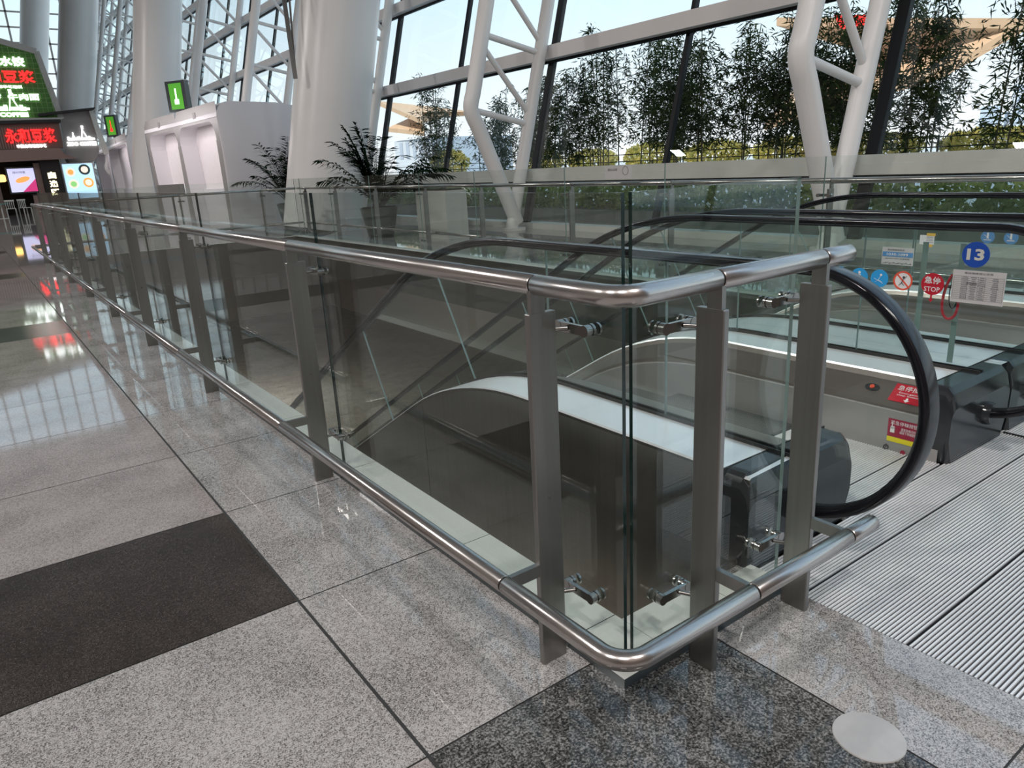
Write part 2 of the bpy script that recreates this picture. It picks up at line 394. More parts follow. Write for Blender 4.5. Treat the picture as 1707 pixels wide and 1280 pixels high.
# ------------------------------------------------------------------ guard railings
RZ, LZ, LO = 1.10, .3075, .144
ZB = .0302       # foot of the railing glass
def post(parent, p, d, s, near_corner=False):
    """blade post at p=(x,y); d = unit vector pointing outward (away from the opening), blade lies along d"""
    d = Vector((d[0], d[1], 0)); t = Vector((-d.y, d.x, 0)); p = Vector((p[0], p[1], 0))
    b = MB()
    c = p - d * .011; w = .043
    # folded blade: flat web with slightly rounded edges
    n = 6; prof = []
    for (sx_, sy_) in ((1, 1), (-1, 1), (-1, -1), (1, -1)):
        for i in range(3):
            a0 = {(1, 1): 0, (-1, 1): PI / 2, (-1, -1): PI, (1, -1): 1.5 * PI}[(sx_, sy_)] + i * PI / 4
            prof.append((sx_ * (w - .003) + .003 * math.cos(a0), sy_ * (.010 - .003) + .003 * math.sin(a0)))
    def ring(z, k=1): return [c + d * x * k + t * y * k + Vector((0, 0, z)) for x, y in prof]
    m = len(prof)
    vs = ring(.0) + ring(1.027) + ring(1.029, .97)
    b.add(vs, [[i, (i + 1) % m, m + (i + 1) % m, m + i] for i in range(m)] + [[m + i, m + (i + 1) % m, 2 * m + (i + 1) % m, 2 * m + i] for i in range(m)] + [list(range(m)), list(range(2 * m, 3 * m))])
    po = b.build('post', m_post, parent)
    nb = MB().obox(p + Vector((0, 0, 1.056)), d * .022, t * .0075, Vector((0, 0, .03))); nb.build('neck', m_post, po)
    bb = MB().obox(p + d * .083 + Vector((0, 0, LZ)), d * .052, t * .008, Vector((0, 0, .018))); bb.build('bracket', m_post, po)
    sc = MB().tube([c + t * .0095 + Vector((0, 0, .52)), c + t * .0115 + Vector((0, 0, .52))], .005, 10); sc.build('screw', m_chrome, po)
    for z in (.205, .978):
        k = MB(); base = c - d * w; g = p - d * .12          # g: on the glass
        gz = Vector((0, 0, z)); off = t * s * .030 * (1 if near_corner else 0)
        k.tube([base + gz + d * .004, g + d * .035 + off * .6 + gz], .0065, 10)
        a0 = g + d * .030 + off - t * .052 + gz; a1 = g + d * .030 + off + t * .052 + gz
        k.obox((a0 + a1) / 2, t * .056, d * .0055, Vector((0, 0, .0125)))
        for a in (a0, a1):
            k.tube([a + d * .0065, a - d * .012], .0155, 18)
            k.tube([a - d * .010, a - d * .0235], .012, 16)
            k.tube([a - d * .0155, a - d * .0230], .0165, 20); k.tube([a - d * .0365, a - d * .0430], .0165, 20)
        k.build('glass_clamp', m_chrome, po)
    return po
def arc(c, r, a0, a1, n=10):
    return [(c[0] + r * math.cos(a0 + (a1 - a0) * i / n), c[1] + r * math.sin(a0 + (a1 - a0) * i / n)) for i in range(n + 1)]
def rail_line(parent, pts, z, r, joints, name, end0=False, end1=False):
    """pipe along a 2D polyline, cut into pieces at given arclengths, each cut showing a dark ring"""
    P2 = [Vector((x, y, z)) for x, y in pts]; L = [0]
    for a, b_ in zip(P2, P2[1:]): L.append(L[-1] + (b_ - a).length)
    def pt(s):
        for i in range(len(L) - 1):
            if s <= L[i + 1] + 1e-9: return P2[i].lerp(P2[i + 1], (s - L[i]) / (L[i + 1] - L[i]))
        return P2[-1]
    cuts = [0] + list(joints) + [L[-1]]
    for a, b_ in zip(cuts, cuts[1:]):
        g0 = .003 if a > 0 else 0; g1 = .003 if b_ < L[-1] else 0
        ss = [a + g0] + [s for s in L if a + g0 + 1e-4 < s < b_ - g1 - 1e-4] + [b_ - g1]
        pp = [pt(s) for s in ss]; m = MB()
        if a > 0: pp = [pp[0], pp[0].lerp(pp[1], min(1, .003 / max(1e-6, (pp[1] - pp[0]).length)))] + pp[1:]
        if b_ < L[-1]: pp = pp[:-1] + [pp[-1].lerp(pp[-2], min(1, .003 / max(1e-6, (pp[-1] - pp[-2]).length))), pp[-1]]
        rr = [r] * len(pp)
        if a > 0: rr[0] = r - .002
        if b_ < L[-1]: rr[-1] = r - .002
        if b_ == L[-1] and end1:
            d_ = (pp[-1] - pp[-2]).normalized(); e_ = pp[-1]
            pp = pp[:-1] + [e_ - d_ * .006, e_ - d_ * .0025, e_]; rr = rr[:-1] + [r, r - .002, r - .006]
        m.tube(pp, rr, 28); m.build(name, m_steel, parent)
    if joints:
        for s in joints:
            MB().tube([pt(s - .008), pt(s + .008)], r - .0045, 20, caps=False).build('joint_sleeve', m_darkgap, parent)
def gpanel(parent, x0, x1, y0, y1, z0, z1, mat=None, name='glass_panel', edge=None):
    b = MB(); b.box(x0, x1, y0, y1, z0, z1)
    dx, dy = x1 - x0, y1 - y0
    b.mi = [1] * 6
    if dx < dy: b.mi[0] = b.mi[1] = 0
    else: b.mi[2] = b.mi[3] = 0
    return b.build(name, [mat or m_glass, edge or m_gedge], parent)
PY = [.305, 2.025, 3.98, 5.935, 7.89, 9.845, 11.8, 13.755, 15.71]
def near_rail():
    t = thing('guard_railing', 'long brushed steel handrail with clamped glass panels, turning the corner nearest the camera', 'railing')
    YF = 16.1; c = .062
    path = [(0, YF), (0, c)] + [(x, y) for x, y in arc((c, c), c, PI, 1.5 * PI, 12)][1:] + [(.897, 0)]
    La = YF - c; Lc = c * PI / 2
    rail_line(t, path, RZ, .0262, [YF - y for y in PY[::-1]] + [La + Lc + .3182 - c, La + Lc + .7607 - c], 'top_rail', end1=True)
    cl = .072; path = [(-LO, YF), (-LO, -LO + cl)] + arc((-LO + cl, -LO + cl), cl, PI, 1.5 * PI, 12)[1:] + [(.897, -LO)]
    La = YF - (-LO + cl); Lc = cl * PI / 2
    rail_line(t, path, LZ, .0245, [YF - y for y in PY[::-1]] + [La + Lc + .3182 - (-LO + cl), La + Lc + .7607 - (-LO + cl)], 'lower_rail', end1=True)
    for i, y in enumerate(PY): post(t, (0, y), (-1, 0), 1, i == 0)
    post(t, (.3182, 0), (0, -1), -1, True); post(t, (.7607, 0), (0, -1), -1, True)
    ed = [.118] + PY[1:-1] + [15.95]
    for a, b_ in zip(ed, ed[1:]): gpanel(t, .114, .126, a + .003 * (a > 1), b_ - .003, ZB, 1.315)
    gp = gpanel(t, .1465, .8184, .114, .126, ZB, 1.315, edge=m_gedge); gp.data.materials.append(m_gedge2)
    for p in gp.data.polygons:
        if p.normal.x > .9 or p.normal.z > .9: p.material_index = 2
near_rail()
def far_rail():
    X = 5.30
    t = thing('guard_railing', 'steel and glass guard railing on the window side of the escalators', 'railing')
    ys = [-.6, .9, 2.7, 4.6, 6.3, 8.4, 10.1, 12.0, 13.9, 15.6]
    path = [(X, -1.1), (X, 16.1)]
    rail_line(t, path, RZ, .0262, [y + 1.1 for y in ys[1:]], 'top_rail')
    rail_line(t, [(X + LO, -1.1), (X + LO, 16.1)], LZ, .0245, [y + 1.1 for y in ys[1:]], 'lower_rail')
    for y in ys: post(t, (X, y), (1, 0), 1)
    ed = [-1.0] + ys[1:] + [15.95]
    for a, b_ in zip(ed, ed[1:]): gpanel(t, X - .126, X - .114, a + .003, b_ - .003, ZB, 1.315, edge=m_gedge2)
    t = thing('guard_railing', 'short cross railing of steel and glass closing the far end of the escalator opening', 'railing')
    Y = 16.1
    rail_line(t, [(0.04, Y), (X - .04, Y)], RZ, .0262, [.9, 2.65, 4.4], 'top_rail')
    rail_line(t, [(-.1, Y + LO), (X + .1, Y + LO)], LZ, .0245, [1.0, 2.75, 4.5], 'lower_rail')
    for x in (.94, 2.69, 4.44): post(t, (x, Y), (0, 1), 1)
    for a, b_ in zip([.14, .94, 2.69, 4.44], [.94, 2.69, 4.44, X - .14]): gpanel(t, a + .003, b_ - .003, Y - .126, Y - .114, ZB, 1.315, edge=m_gedge2)
far_rail()

# ------------------------------------------------------------------ escalators
T30 = math.tan(R(30))
def drop(y, y0=1.5, RR=2.2, flat_end=10.8):
    if y <= y0: return 0.
    ye = y0 + RR * .5
    if y <= ye: return math.sqrt(RR * RR - (y - y0) ** 2) - RR
    z = RR * math.cos(R(30)) - RR - (y - ye) * T30
    return max(z, -5.0)
def hz(y): return 1.018 + drop(y, 1.9, 2.4)
YS = [.24, .6, 1.0, 1.5] + [1.5 + .11 * k for k in range(1, 11)] + [2.7, 2.9, 3.2, 3.8, 4.8, 5.8, 6.8, 7.8, 8.8, 9.8, 10.7]
def sweep(prof, ys, mat, name, parent, closed=False, smooth=False):
    b = MB(); n = len(prof); vs = []
    for y in ys:
        d = drop(y); vs += [(x, y, z + d) for x, z in prof]
    fs = []
    for i in range(len(ys) - 1):
        for j in range(n if closed else n - 1): fs.append([i * n + j, i * n + (j + 1) % n, (i + 1) * n + (j + 1) % n, (i + 1) * n + j])
    b.add(vs, fs, smooth)
    if closed: b.add(vs[:n], [list(range(n))]); b.add(vs[-n:], [list(range(n))[::-1]])
    return b.build(name, mat, parent)
def handrail(x, parent):
    pts = [(.62, .163), (.40, .163)]
    cy, cz, r = .24, .591, .428
    for i in range(0, 37): a = -PI / 2 - PI * i / 36; pts.append((cy + r * math.cos(a), cz + r * math.sin(a)))
    ys = [.5, 1.0, 1.5, 1.9] + [1.9 + .12 * k for k in range(1, 11)] + [3.4, 4, 5, 6, 7, 8, 9, 10, 10.7]
    pts += [(y, hz(y)) for y in ys]
    prof = []      # flattened C section, u across, v outward
    W_, H_ = .040, .016
    for (sx_, sy_, a0) in ((1, 1, 0), (-1, 1, PI / 2), (-1, -1, PI), (1, -1, 1.5 * PI)):
        for i in range(5):
            a = a0 + i * PI / 8; prof.append((sx_ * (W_ - .013) + .013 * math.cos(a), sy_ * (H_ - .0125) + .0125 * math.sin(a)))
    n = len(prof); vs = []
    for i, (y, z) in enumerate(pts):
        a = pts[max(0, i - 1)]; c = pts[min(len(pts) - 1, i + 1)]; dy, dz = c[0] - a[0], c[1] - a[1]; l = math.hypot(dy, dz); dy /= l; dz /= l
        for u, v in prof: vs.append((x + u, y - dz * v, z + dy * v))
    fs = [[i * n + j, i * n + (j + 1) % n, (i + 1) * n + (j + 1) % n, (i + 1) * n + j] for i in range(len(pts) - 1) for j in range(n)]
    b = MB(); b.add(vs, fs, True); b.add(vs[:n], [list(range(n))]); b.add(vs[-n:], [list(range(n))])
    o = b.build('handrail', m_rubber, parent)
    # guide track under the handrail
    b = MB(); vs = []; q = pts[2:]
    for i, (y, z) in enumerate(q):
        a = q[max(0, i - 1)]; c = q[min(len(q) - 1, i + 1)]; dy, dz = c[0] - a[0], c[1] - a[1]; l = math.hypot(dy, dz); dy /= l; dz /= l
        for u, v in ((-.016, -.016), (.016, -.016), (.012, -.024), (-.012, -.024)): vs.append((x + u, y - dz * v * 1, z + dy * v))
    b.add(vs, [[i * 4 + j, i * 4 + (j + 1) % 4, i * 4 + 4 + (j + 1) % 4, i * 4 + 4 + j] for i in range(len(q) - 1) for j in range(4)])
    b.build('handrail_guide', m_black, parent)
def balu_glass(x, parent):
    cy, cz, r = .24, .591, .405
    top = []; bot = []
    for i in range(0, 19):
        a = PI / 2 * i / 18; y = cy - r * math.cos(a) ; top.append((y, cz + r * math.sin(a))); bot.append((y, cz - r * math.sin(a) if y < .23 else .33))
    ys = [.5, .85] + YS[2:]
    for y in ys:
        yb = y - max(0, min(.40, (y - 1.7) * .4)); top.append((y, hz(y) - .02)); bot.append((yb, .345 + drop(yb)))
    # panels separated by thin seams
    segs = [(0, 20), (20, 23), (23, 33), (33, 36), (36, 38), (38, 40), (40, len(top) - 1)]
    for a, c in segs:
        c = min(c, len(top) - 1)
        if c <= a: continue
        tt = top[a:c + 1]; bb = bot[a:c + 1]
        if c < len(top) - 1:
            k = .004; tt = tt[:-1] + [(tt[-1][0] - k, tt[-1][1])]; bb = bb[:-1] + [(bb[-1][0] - k, bb[-1][1])]
        n = len(tt); vs = []
        for xx in (x - .005, x + .005): vs += [(xx, y, z) for y, z in tt] + [(xx, y, z) for y, z in bb]
        f0 = [[i, i + 1, n + i + 1, n + i] for i in range(n - 1)]; f1 = [[q + 2 * n for q in f] for f in f0]
        e = [[0, n, 3 * n, 2 * n], [n - 1, 2 * n - 1, 4 * n - 1, 3 * n - 1]] + [[i, i + 1, 2 * n + i + 1, 2 * n + i] for i in range(n - 1)] + [[n + i, n + i + 1, 3 * n + i + 1, 3 * n + i] for i in range(n - 1)]
        b = MB(); b.add(vs, f0 + f1, False, 0); b.mi[-1] = 0; b.add(vs, e, False, 1)
        b.build('balustrade_glass', [m_eglass, m_gedge2], parent)
def newel(x0, x1, y0, yb, parent, side):
    """black moulded housing the handrail runs into; rounded top corners, tapering foot"""
    w = x1 - x0; b = MB()
    def sec(y, k, zt):
        r = .05; pr = [(x0 + .02 * k, .0), (x0, .12)]
        for i in range(5): a = PI - PI / 2 * i / 4; pr.append((x0 + r + r * math.cos(a), zt - r + r * math.sin(a)))
        for i in range(5): a = PI / 2 - PI / 2 * i / 4; pr.append((x1 - r + r * math.cos(a), zt - r + r * math.sin(a)))
        pr += [(x1, .12), (x1 - .02 * k, .0)]
        return [(x, y, z) for x, z in pr]
    rows = [(yb, 1, .352), (y0 + .04, 1, .352), (y0 + .016, 1.2, .325), (y0, 2.2, .26)]
    vs = []; 
    for y, k, zt in rows: vs += sec(y, k, zt)
    n = len(vs) // len(rows)
    b.add(vs, [[i * n + j, i * n + (j + 1) % n, (i + 1) * n + (j + 1) % n, (i + 1) * n + j] for i in range(len(rows) - 1) for j in range(n)])
    b.add(vs[:n], [list(range(n))]); b.add(vs[-n:], [list(range(n))])
    o = b.build('newel_housing', m_black, parent)
    return o
def ribs(x0, x1, y0, y1, z, parent, name='landing_plate'):
    p = .0125; n = max(1, int(round((y1 - y0 - .006) / p))); p = (y1 - y0 - .006) / n; pr = [(y0 + .003, z - .006)]
    for i in range(n):
        a = y0 + .003 + i * p; pr += [(a + .0022, z - .0045), (a + .0032, z), (a + .0082, z), (a + .0092, z - .0045), (a + p - .0002, z - .0045)]
    pr += [(y1 - .003, z - .006), (y1 - .003, z - .02), (y0 + .003, z - .02)]
    b = MB(); m = len(pr); vs = [(x0, y, zz) for y, zz in pr] + [(x1, y, zz) for y, zz in pr]
    fs = []; mi = []
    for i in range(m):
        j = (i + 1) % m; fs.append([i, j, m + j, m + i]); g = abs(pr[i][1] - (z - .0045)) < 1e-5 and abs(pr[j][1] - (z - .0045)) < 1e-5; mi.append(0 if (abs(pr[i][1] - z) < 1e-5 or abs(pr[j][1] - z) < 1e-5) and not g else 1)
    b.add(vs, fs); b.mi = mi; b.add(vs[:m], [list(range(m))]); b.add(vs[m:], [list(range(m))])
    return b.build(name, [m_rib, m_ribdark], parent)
def escalator(xa, xb, label, near):
    t = thing('escalator', label, 'escalator', (0, 0, 0), 'pair of escalators')
    for x in (xa, xb): handrail(x, t); balu_glass(x, t)
    sk_a, sk_b = xa + .35, xb - .35
    for x, sgn in ((xa, 1), (xb, -1)):     # sgn: direction towards the steps
        # inner decking, bronze shoulder and vertical skirt
        dk = .21 if sgn < 0 or not near else .035
        sweep([(x + sgn * .012, .347), (x + sgn * dk, .347 - .06 * dk), (x + sgn * (dk + .005), .325)], YS, m_deck, 'inner_deck', t)
        sweep([(x + sgn * (dk + .005), .325), (x + sgn * .225, .30), (x + sgn * .325, .225), (x + sgn * .33, .205), (x + sgn * .345, .20)], YS, m_innerdeck, 'skirt_shoulder', t)
        sweep([(x + sgn * .345, .20), (x + sgn * .35, .195), (x + sgn * .35, -.35)], YS, m_skirt, 'skirt_panel', t)
        sweep([(x + sgn * .012, .352), (x + sgn * .012, .362), (x + sgn * .02, .362), (x + sgn * .02, .346)], YS[:-1], m_darkgap, 'glass_gasket', t, closed=True)
        sweep([(x - sgn * .012, .352), (x - sgn * .012, .362), (x - sgn * .02, .362), (x - sgn * .02, .346)], YS[:-1], m_darkgap, 'glass_gasket', t, closed=True)
    # outer decks
    if near:
        sweep([(xa - .258, .336), (xa - .25, .342), (xa - .012, .350)], YS, m_deck, 'outer_deck', t)
        sweep([(xa - .258, .336), (xa - .2565, .325), (xa - .253, .322), (xa - .253, -.95), (xa - .2, -.97), (xb + .2, -.97)], YS, m_clad, 'outer_cladding', t)
        sweep([(xb + .012, .350), (xb + .249, .346)], YS, m_deck, 'outer_deck', t)
    else:
        sweep([(xa - .249, .346), (xa - .012, .350)], YS, m_deck, 'outer_deck', t)
        sweep([(xb + .012, .350), (xb + .25, .342), (xb + .258, .335), (xb + .26, .30)], YS, m_deck, 'outer_deck', t)
        sweep([(xa - .2, -.97), (xb + .2, -.97), (xb + .253, -.95), (xb + .253, .334)], YS, m_clad, 'outer_cladding', t)
    # vertical panel seams of the cladding
    xs = xa - .2545 if near else xb + .2545
    b = MB()
    for y in (1.35, 2.5, 3.7, 4.9, 6.1, 7.3): b.box(xs - .0006, xs + .0006, y - .0015, y + .0015, -.9 + drop(y), .30 + drop(y))
    b.build('cladding_seam', m_darkgap, t)
    # steps
    st = None
    for k in range(24):
        y0 = .95 + .4 * k; z = drop(y0 + .2); 
        if st is None:
            b = MB(); b.box(sk_a + .006, sk_b - .006, 0, .385, -.03, -.004)
            n = int((sk_b - sk_a) / .018)
            for i in range(n): xx = sk_a + .009 + i * .018; b.box(xx, xx + .009, 0, .385, -.004, 0)
            b.prism([(.0, -.03), (.03, -.03), (.05, -.24), (.02, -.24)], 0, sk_a + .006, sk_b - .006)
            st = b.build('step', m_step, t); o = st
        else:
            o = st.copy(); COL.objects.link(o); o.parent = t
        o.location = (0, y0 + .004, z)
    # comb plate and ribbed landing
    X0, X1 = (.83, 2.795) if near else (2.805, 4.90)
    yy = [-2.2 + .016 + .34 * k for k in range(-1, 8)]
    edges = [-2.2, -2.01, -1.67, -1.33, -.99, -.65, -.31, .03, .22]
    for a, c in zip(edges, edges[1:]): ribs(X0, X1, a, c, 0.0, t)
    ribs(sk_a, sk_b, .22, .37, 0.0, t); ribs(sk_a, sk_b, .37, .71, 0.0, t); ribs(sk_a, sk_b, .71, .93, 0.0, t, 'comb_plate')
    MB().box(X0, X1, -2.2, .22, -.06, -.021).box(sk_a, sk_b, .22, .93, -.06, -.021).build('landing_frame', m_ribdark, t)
    return t
e1 = escalator(1.08, 2.55, 'nearer escalator going down, black handrail looping behind the short steel railing', True)
e2 = escalator(3.05, 4.68, 'farther escalator going down, beside the window side guard railing', False)
newel(.805, 1.44, .225, .335, e1, -1)
MB().box(.812, 1.42, .336, .341, .30, .3535).build('housing_seam', m_darkgap, e1)
newel(2.19, 2.79, .195, .315, e1, 1); newel(2.81, 3.41, .195, .315, e2, -1)
MB().box(2.20, 3.40, .316, .321, .30, .3535).build('housing_seam', m_darkgap, e1)
newel(4.32, 4.95, .225, .335, e2, 1)
plate((2.42, .221, .285), (1, 0, 0), (0, .35, 1), .12, .075, .002).build('rating_plate', s_silver, e1)
for x, e_ in ((1.08, e1), (2.55, e1), (3.05, e2), (4.68, e2)):
    MB().tube([(x, .30, .165), (x, .185, .165), (x, .165, .165)], [.058, .055, .048], 20).build('handrail_inlet', m_black, e_)
for yy in (.575, .405): MB().box(2.60, 2.603, yy - .013, yy + .013, .36, .93).build('acrylic_strip', m_gedge2, e1)
MB().box(2.793, 2.807, -2.2, .2, -.02, .004).build('joint_strip', m_darkgap, e1)
# skirt fittings
xk = 2.1995
U, V = (0, -1, 0), (0, 0, 1)

def sign(name, label, cat, group=None): return thing(name, label, cat, (0, 0, 0), group)

def skirt_things():
    X = 2.198
    t = sign('emergency_stop_sticker', 'wine red rectangular sticker with white hand and yellow foot, on the grey escalator skirt', 'sticker')
    plate((X, .395, .115), U, V, .15, .088).build('sticker_face', s_wine, t)
    plate((X, .395, .058), U, V, .15, .024).build('yellow_band', s_yel, t)
    text('lettering', '紧急停梯按钮', (X, .395, .142), U, V, .125, .020, s_white, t)
    text('lettering', '遇紧急情况时\n请按下停梯按钮', (X, .375, .108), U, V, .078, .030, s_white, t)
    b = MB(); b.obox((X - .003, .447, .104), (.0004, 0, 0), (0, .010, 0), (0, 0, .012))
    for i in range(4): b.obox((X - .003, .440 + i * .0045, .118 + (.008 if i == 2 else 0)), (.0004, 0, 0), (0, .0017, 0), (0, 0, .006 + (.007 if i == 2 else 0)))
    b.build('hand_symbol', s_white, t)
    # upper sticker lies on the bronze shoulder, which slopes
    n = Vector((-.6, 0, -.8)); A = Vector((2.3, .42, .262)); v = Vector((.8, 0, .6))
    off = Vector((-.6, 0, .8)) * .002
    t = sign('emergency_stop_sticker', 'red sticker with white lettering and down arrow on the bronze shoulder above the skirt', 'sticker')
    A = Vector((2.275, .42, .2625)) + off
    plate(A, U, v, .165, .105).build('sticker_face', s_red, t)
    text('lettering', '急停按钮', A + v * .028 + off, U, v, .13, .030, s_white, t)
    text('lettering', 'Emergency\nstop button', A + v * -.008 + off, U, v, .11, .026, s_white, t)
    b = MB(); q = A + off * 1.6 - v * .037
    uu = Vector(U)
    b.add([q + uu * .014, q - uu * .014, q - v * .013], [[0, 1, 2]]); b.add([q + uu * .005, q - uu * .005, q - uu * .005 + v * .012, q + uu * .005 + v * .012], [[0, 1, 2, 3]])
    b.build('arrow', s_white, t)
    t = sign('stop_button', 'oval black plate with small red emergency button on the bronze shoulder', 'button')
    A = Vector((2.275, .60, .2625)) + off
    b = MB(); n_ = 28; ring = [A + uu * .036 * math.cos(2 * PI * i / n_) + v * .020 * math.sin(2 * PI * i / n_) for i in range(n_)]
    b.add(ring + [p + off * 2 for p in ring], [[i, (i + 1) % n_, n_ + (i + 1) % n_, n_ + i] for i in range(n_)] + [list(range(n_, 2 * n_))]); b.build('button_plate', m_black, t)
    b = MB(); b.tube([A, A + off * 5], .011, 16); b.build('button_knob', s_redl, t)
    # key switch and red lens on skirt
    o = disc((X, .47, .012), U, V, .013, 24, .003, .009).build('power_mark', s_ink); tag(o, 'small black ring power symbol on the grey skirt below the red sticker', 'symbol')
    MB().obox((X - .002, .47, .020), (.001, 0, 0), (0, .0015, 0), (0, 0, .008)).build('power_bar', s_ink, o)
    o = disc((X, .39, .005), U, V, .011, 24, .004).build('indicator_lens', s_wine); tag(o, 'small dark red round lens low on the grey skirt', 'indicator')
skirt_things()

def glass_signs():
    X = 2.541
    t = sign('number_sign', 'round dark blue sticker reading 13 on the escalator glass', 'sign')
    disc((X, .325, .892), U, V, .058, 48).build('sign_face', s_blue, t)
    text('numeral', '13', (X - .0015, .325, .893), U, V, .074, .052, s_silver, t, bold=.035)
    t = sign('stop_sign', 'round red sticker reading STOP with two white characters above', 'sign')
    disc((X, .497, .742), U, V, .052, 48).build('sign_face', s_red, t)
    text('lettering', '急停', (X - .0015, .497, .761), U, V, .074, .034, s_white, t, bold=.015)
    text('lettering', 'STOP', (X - .0015, .497, .718), U, V, .072, .023, s_white, t, bold=.008)
    b = MB(); b.obox((X - .001, .497, .678), (.0007, 0, 0), (0, .004, 0), (0, 0, .012)); b.add([(X - .002, .508, .67), (X - .002, .486, .67), (X - .002, .497, .655)], [[0, 1, 2]]); b.build('arrow', s_red, t)
    t = sign('prohibition_sign', 'round white sticker with red ring and slash between the blue stickers and the stop sign', 'sign')
    disc((X, .637, .745), U, V, .042, 40).build('sign_face', s_white, t)
    disc((X - .0016, .637, .745), U, V, .047, 40, .0015, .039).build('red_ring', s_redl, t)
    MB().obox((X - .0028, .637, .745), (.0006, 0, 0), (0, .030, .030), (0, .0025, -.0025)).build('red_slash', s_redl, t)
    b = MB(); b.tube([(X - .004, .637 - .004, .762), (X - .0043, .637 - .004, .762)], .006, 12)
    b.bar((X - .003, .634, .755), (X - .003, .642, .735), .001, .008, (1, 0, 0)); b.bar((X - .003, .642, .735), (X - .003, .655, .722), .001, .005, (1, 0, 0)); b.bar((X - .003, .642, .735), (X - .003, .628, .722), .001, .005, (1, 0, 0)); b.bar((X - .003, .636, .752), (X - .003, .620, .768), .001, .004, (1, 0, 0))
    b.build('figure_symbol', s_ink, t)
    for i, (y, lab) in enumerate(((.97, 'light blue round sticker nearest the end of the steel handrail'), (.86, 'light blue round sticker mostly covered by the looping black handrail'), (.755, 'light blue round sticker beside the red slashed prohibition sticker'))):
        t = sign('mandatory_sign', lab, 'sign', 'light blue round stickers on the escalator glass')
        disc((X, y, .745), U, V, .045, 40).build('sign_face', s_lblue, t)
        b = MB(); 
        if i == 1:
            b.tube([(X - .0025, y, .768), (X - .003, y, .768)], .007, 12); b.obox((X - .0025, y, .745), (.0006, 0, 0), (0, .007, 0), (0, 0, .014)); b.obox((X - .0025, y, .722), (.0006, 0, 0), (0, .026, 0), (0, 0, .003)); b.obox((X - .0025, y + .02, .74), (.0006, 0, 0), (0, .003, 0), (0, 0, .012))
        else:
            b.tube([(X - .0025, y - .008, .764), (X - .003, y - .008, .764)], .006, 12)
            b.bar((X - .0025, y - .006, .757), (X - .0025, y + .004, .738), .001, .008, (1, 0, 0)); b.bar((X - .0025, y + .004, .738), (X - .0025, y + .020, .726), .001, .004, (1, 0, 0)); b.bar((X - .0025, y + .004, .738), (X - .0025, y - .016, .728), .001, .004, (1, 0, 0)); b.bar((X - .0025, y + .026, .745), (X - .0025, y - .02, .722), .001, .002, (1, 0, 0))
        b.build('figure_symbol', s_white, t)
        MB().obox((X - .001, y - .005, .682), (.0005, 0, 0), (0, .03, 0), (0, 0, .0022)).obox((X - .001, y - .005, .672), (.0005, 0, 0), (0, .036, 0), (0, 0, .0016)).build('caption', s_inkg, t)
    t = sign('inspection_notice', 'grey printed record sheet with a table of small text, below the number 13', 'notice')
    o = plate((X, .30, .745), U, V, .222, .150).build('sheet', s_paper, t)
    text('heading', '电扶梯维保公示表', (X - .0015, .30, .808), U, V, .12, .010, s_ink, t)
    b = MB()
    for r_ in range(13): b.obox((X - .002, .30, .792 - r_ * .0088), (.0003, 0, 0), (0, .105, 0), (0, 0, .0005))
    for c_ in (-.105, -.08, -.03, .0, .045, .07, .105): b.obox((X - .002, .30 + c_, .739), (.0003, 0, 0), (0, .0005, 0), (0, 0, .053))
    for r_ in range(12):
        for c_ in (-.07, -.015, .02, .057): b.obox((X - .002, .30 + c_, .788 - r_ * .0088), (.0003, 0, 0), (0, .008 + .008 * random.random(), 0), (0, 0, .0014))
    b.build('table_lines', s_inkg, t)
    text('stamp', '检验合格', (X - .003, .325, .762), U, V, .045, .014, s_ink, t)
    # looped red and dark straps hanging behind the sheet
    b = MB(); pts = [(X + .03, .405 + .0 * i, 0) for i in range(1)]
    loop = []
    for i in range(29):
        a = 2 * PI * i / 28; loop.append((X + .022, .418 + .034 * math.sin(a) * (1.0 - .35 * math.cos(a)), .685 + .105 * math.cos(a)))
    b.tube(loop, .0065, 8, caps=False); o = b.build('hanging_strap', s_red); tag(o, 'red strap loop hanging beside the stop sign behind the glass', 'strap')
    b = MB(); loop = []
    for i in range(21):
        a = 2 * PI * i / 20; loop.append((X + .03, .41 + .02 * math.sin(a), .70 + .07 * math.cos(a)))
    b.tube(loop, .0025, 6, caps=False); b.build('inner_loop', m_black, o)
    # signs on the farther glass
    X = 3.041
    for y, lab in ((.480, 'pale blue round sticker behind the glass above the 13, left one of the row'), (.375, 'pale blue round sticker right of the 13, showing a person between rails'), (.272, 'pale blue round sticker cut by the right photo edge, level with the 13')):
        t = sign('mandatory_sign', lab, 'sign', 'pale blue round stickers on the middle glass')
        disc((X, y, .916), U, V, .032, 36).build('sign_face', s_pblue, t)
        b = MB(); b.tube([(X - .0025, y, .933), (X - .003, y, .933)], .005, 10); b.obox((X - .0025, y, .919), (.0006, 0, 0), (0, .0045, 0), (0, 0, .010)); b.obox((X - .0025, y, .902), (.0006, 0, 0), (0, .017, 0), (0, 0, .002))
        b.bar((X - .0025, y + .018, .928), (X - .0025, y - .007, .907), .001, .003, (1, 0, 0)); b.build('figure_symbol', s_white, t)
    t = sign('information_sign', 'white card with a blue band reading 1010-1099 on the middle glass', 'sign')
    y0 = .923
    plate((X, y0, .789), U, V, .176, .097).build('card', s_paper, t)
    plate((X - .0016, y0, .799), U, V, .168, .026).build('blue_band', s_pblue, t)
    text('numeral', '1010-1099', (X - .0034, y0, .799), U, V, .118, .015, s_white, t, bold=.02)
    text('lettering', '电扶梯报修电话', (X - .0018, y0 + .01, .824), U, V, .093, .010, s_ink, t)
    text('caption', '400-062-1063  大楼客服', (X - .0018, y0, .776), U, V, .136, .008, s_ink, t)
    b = MB()
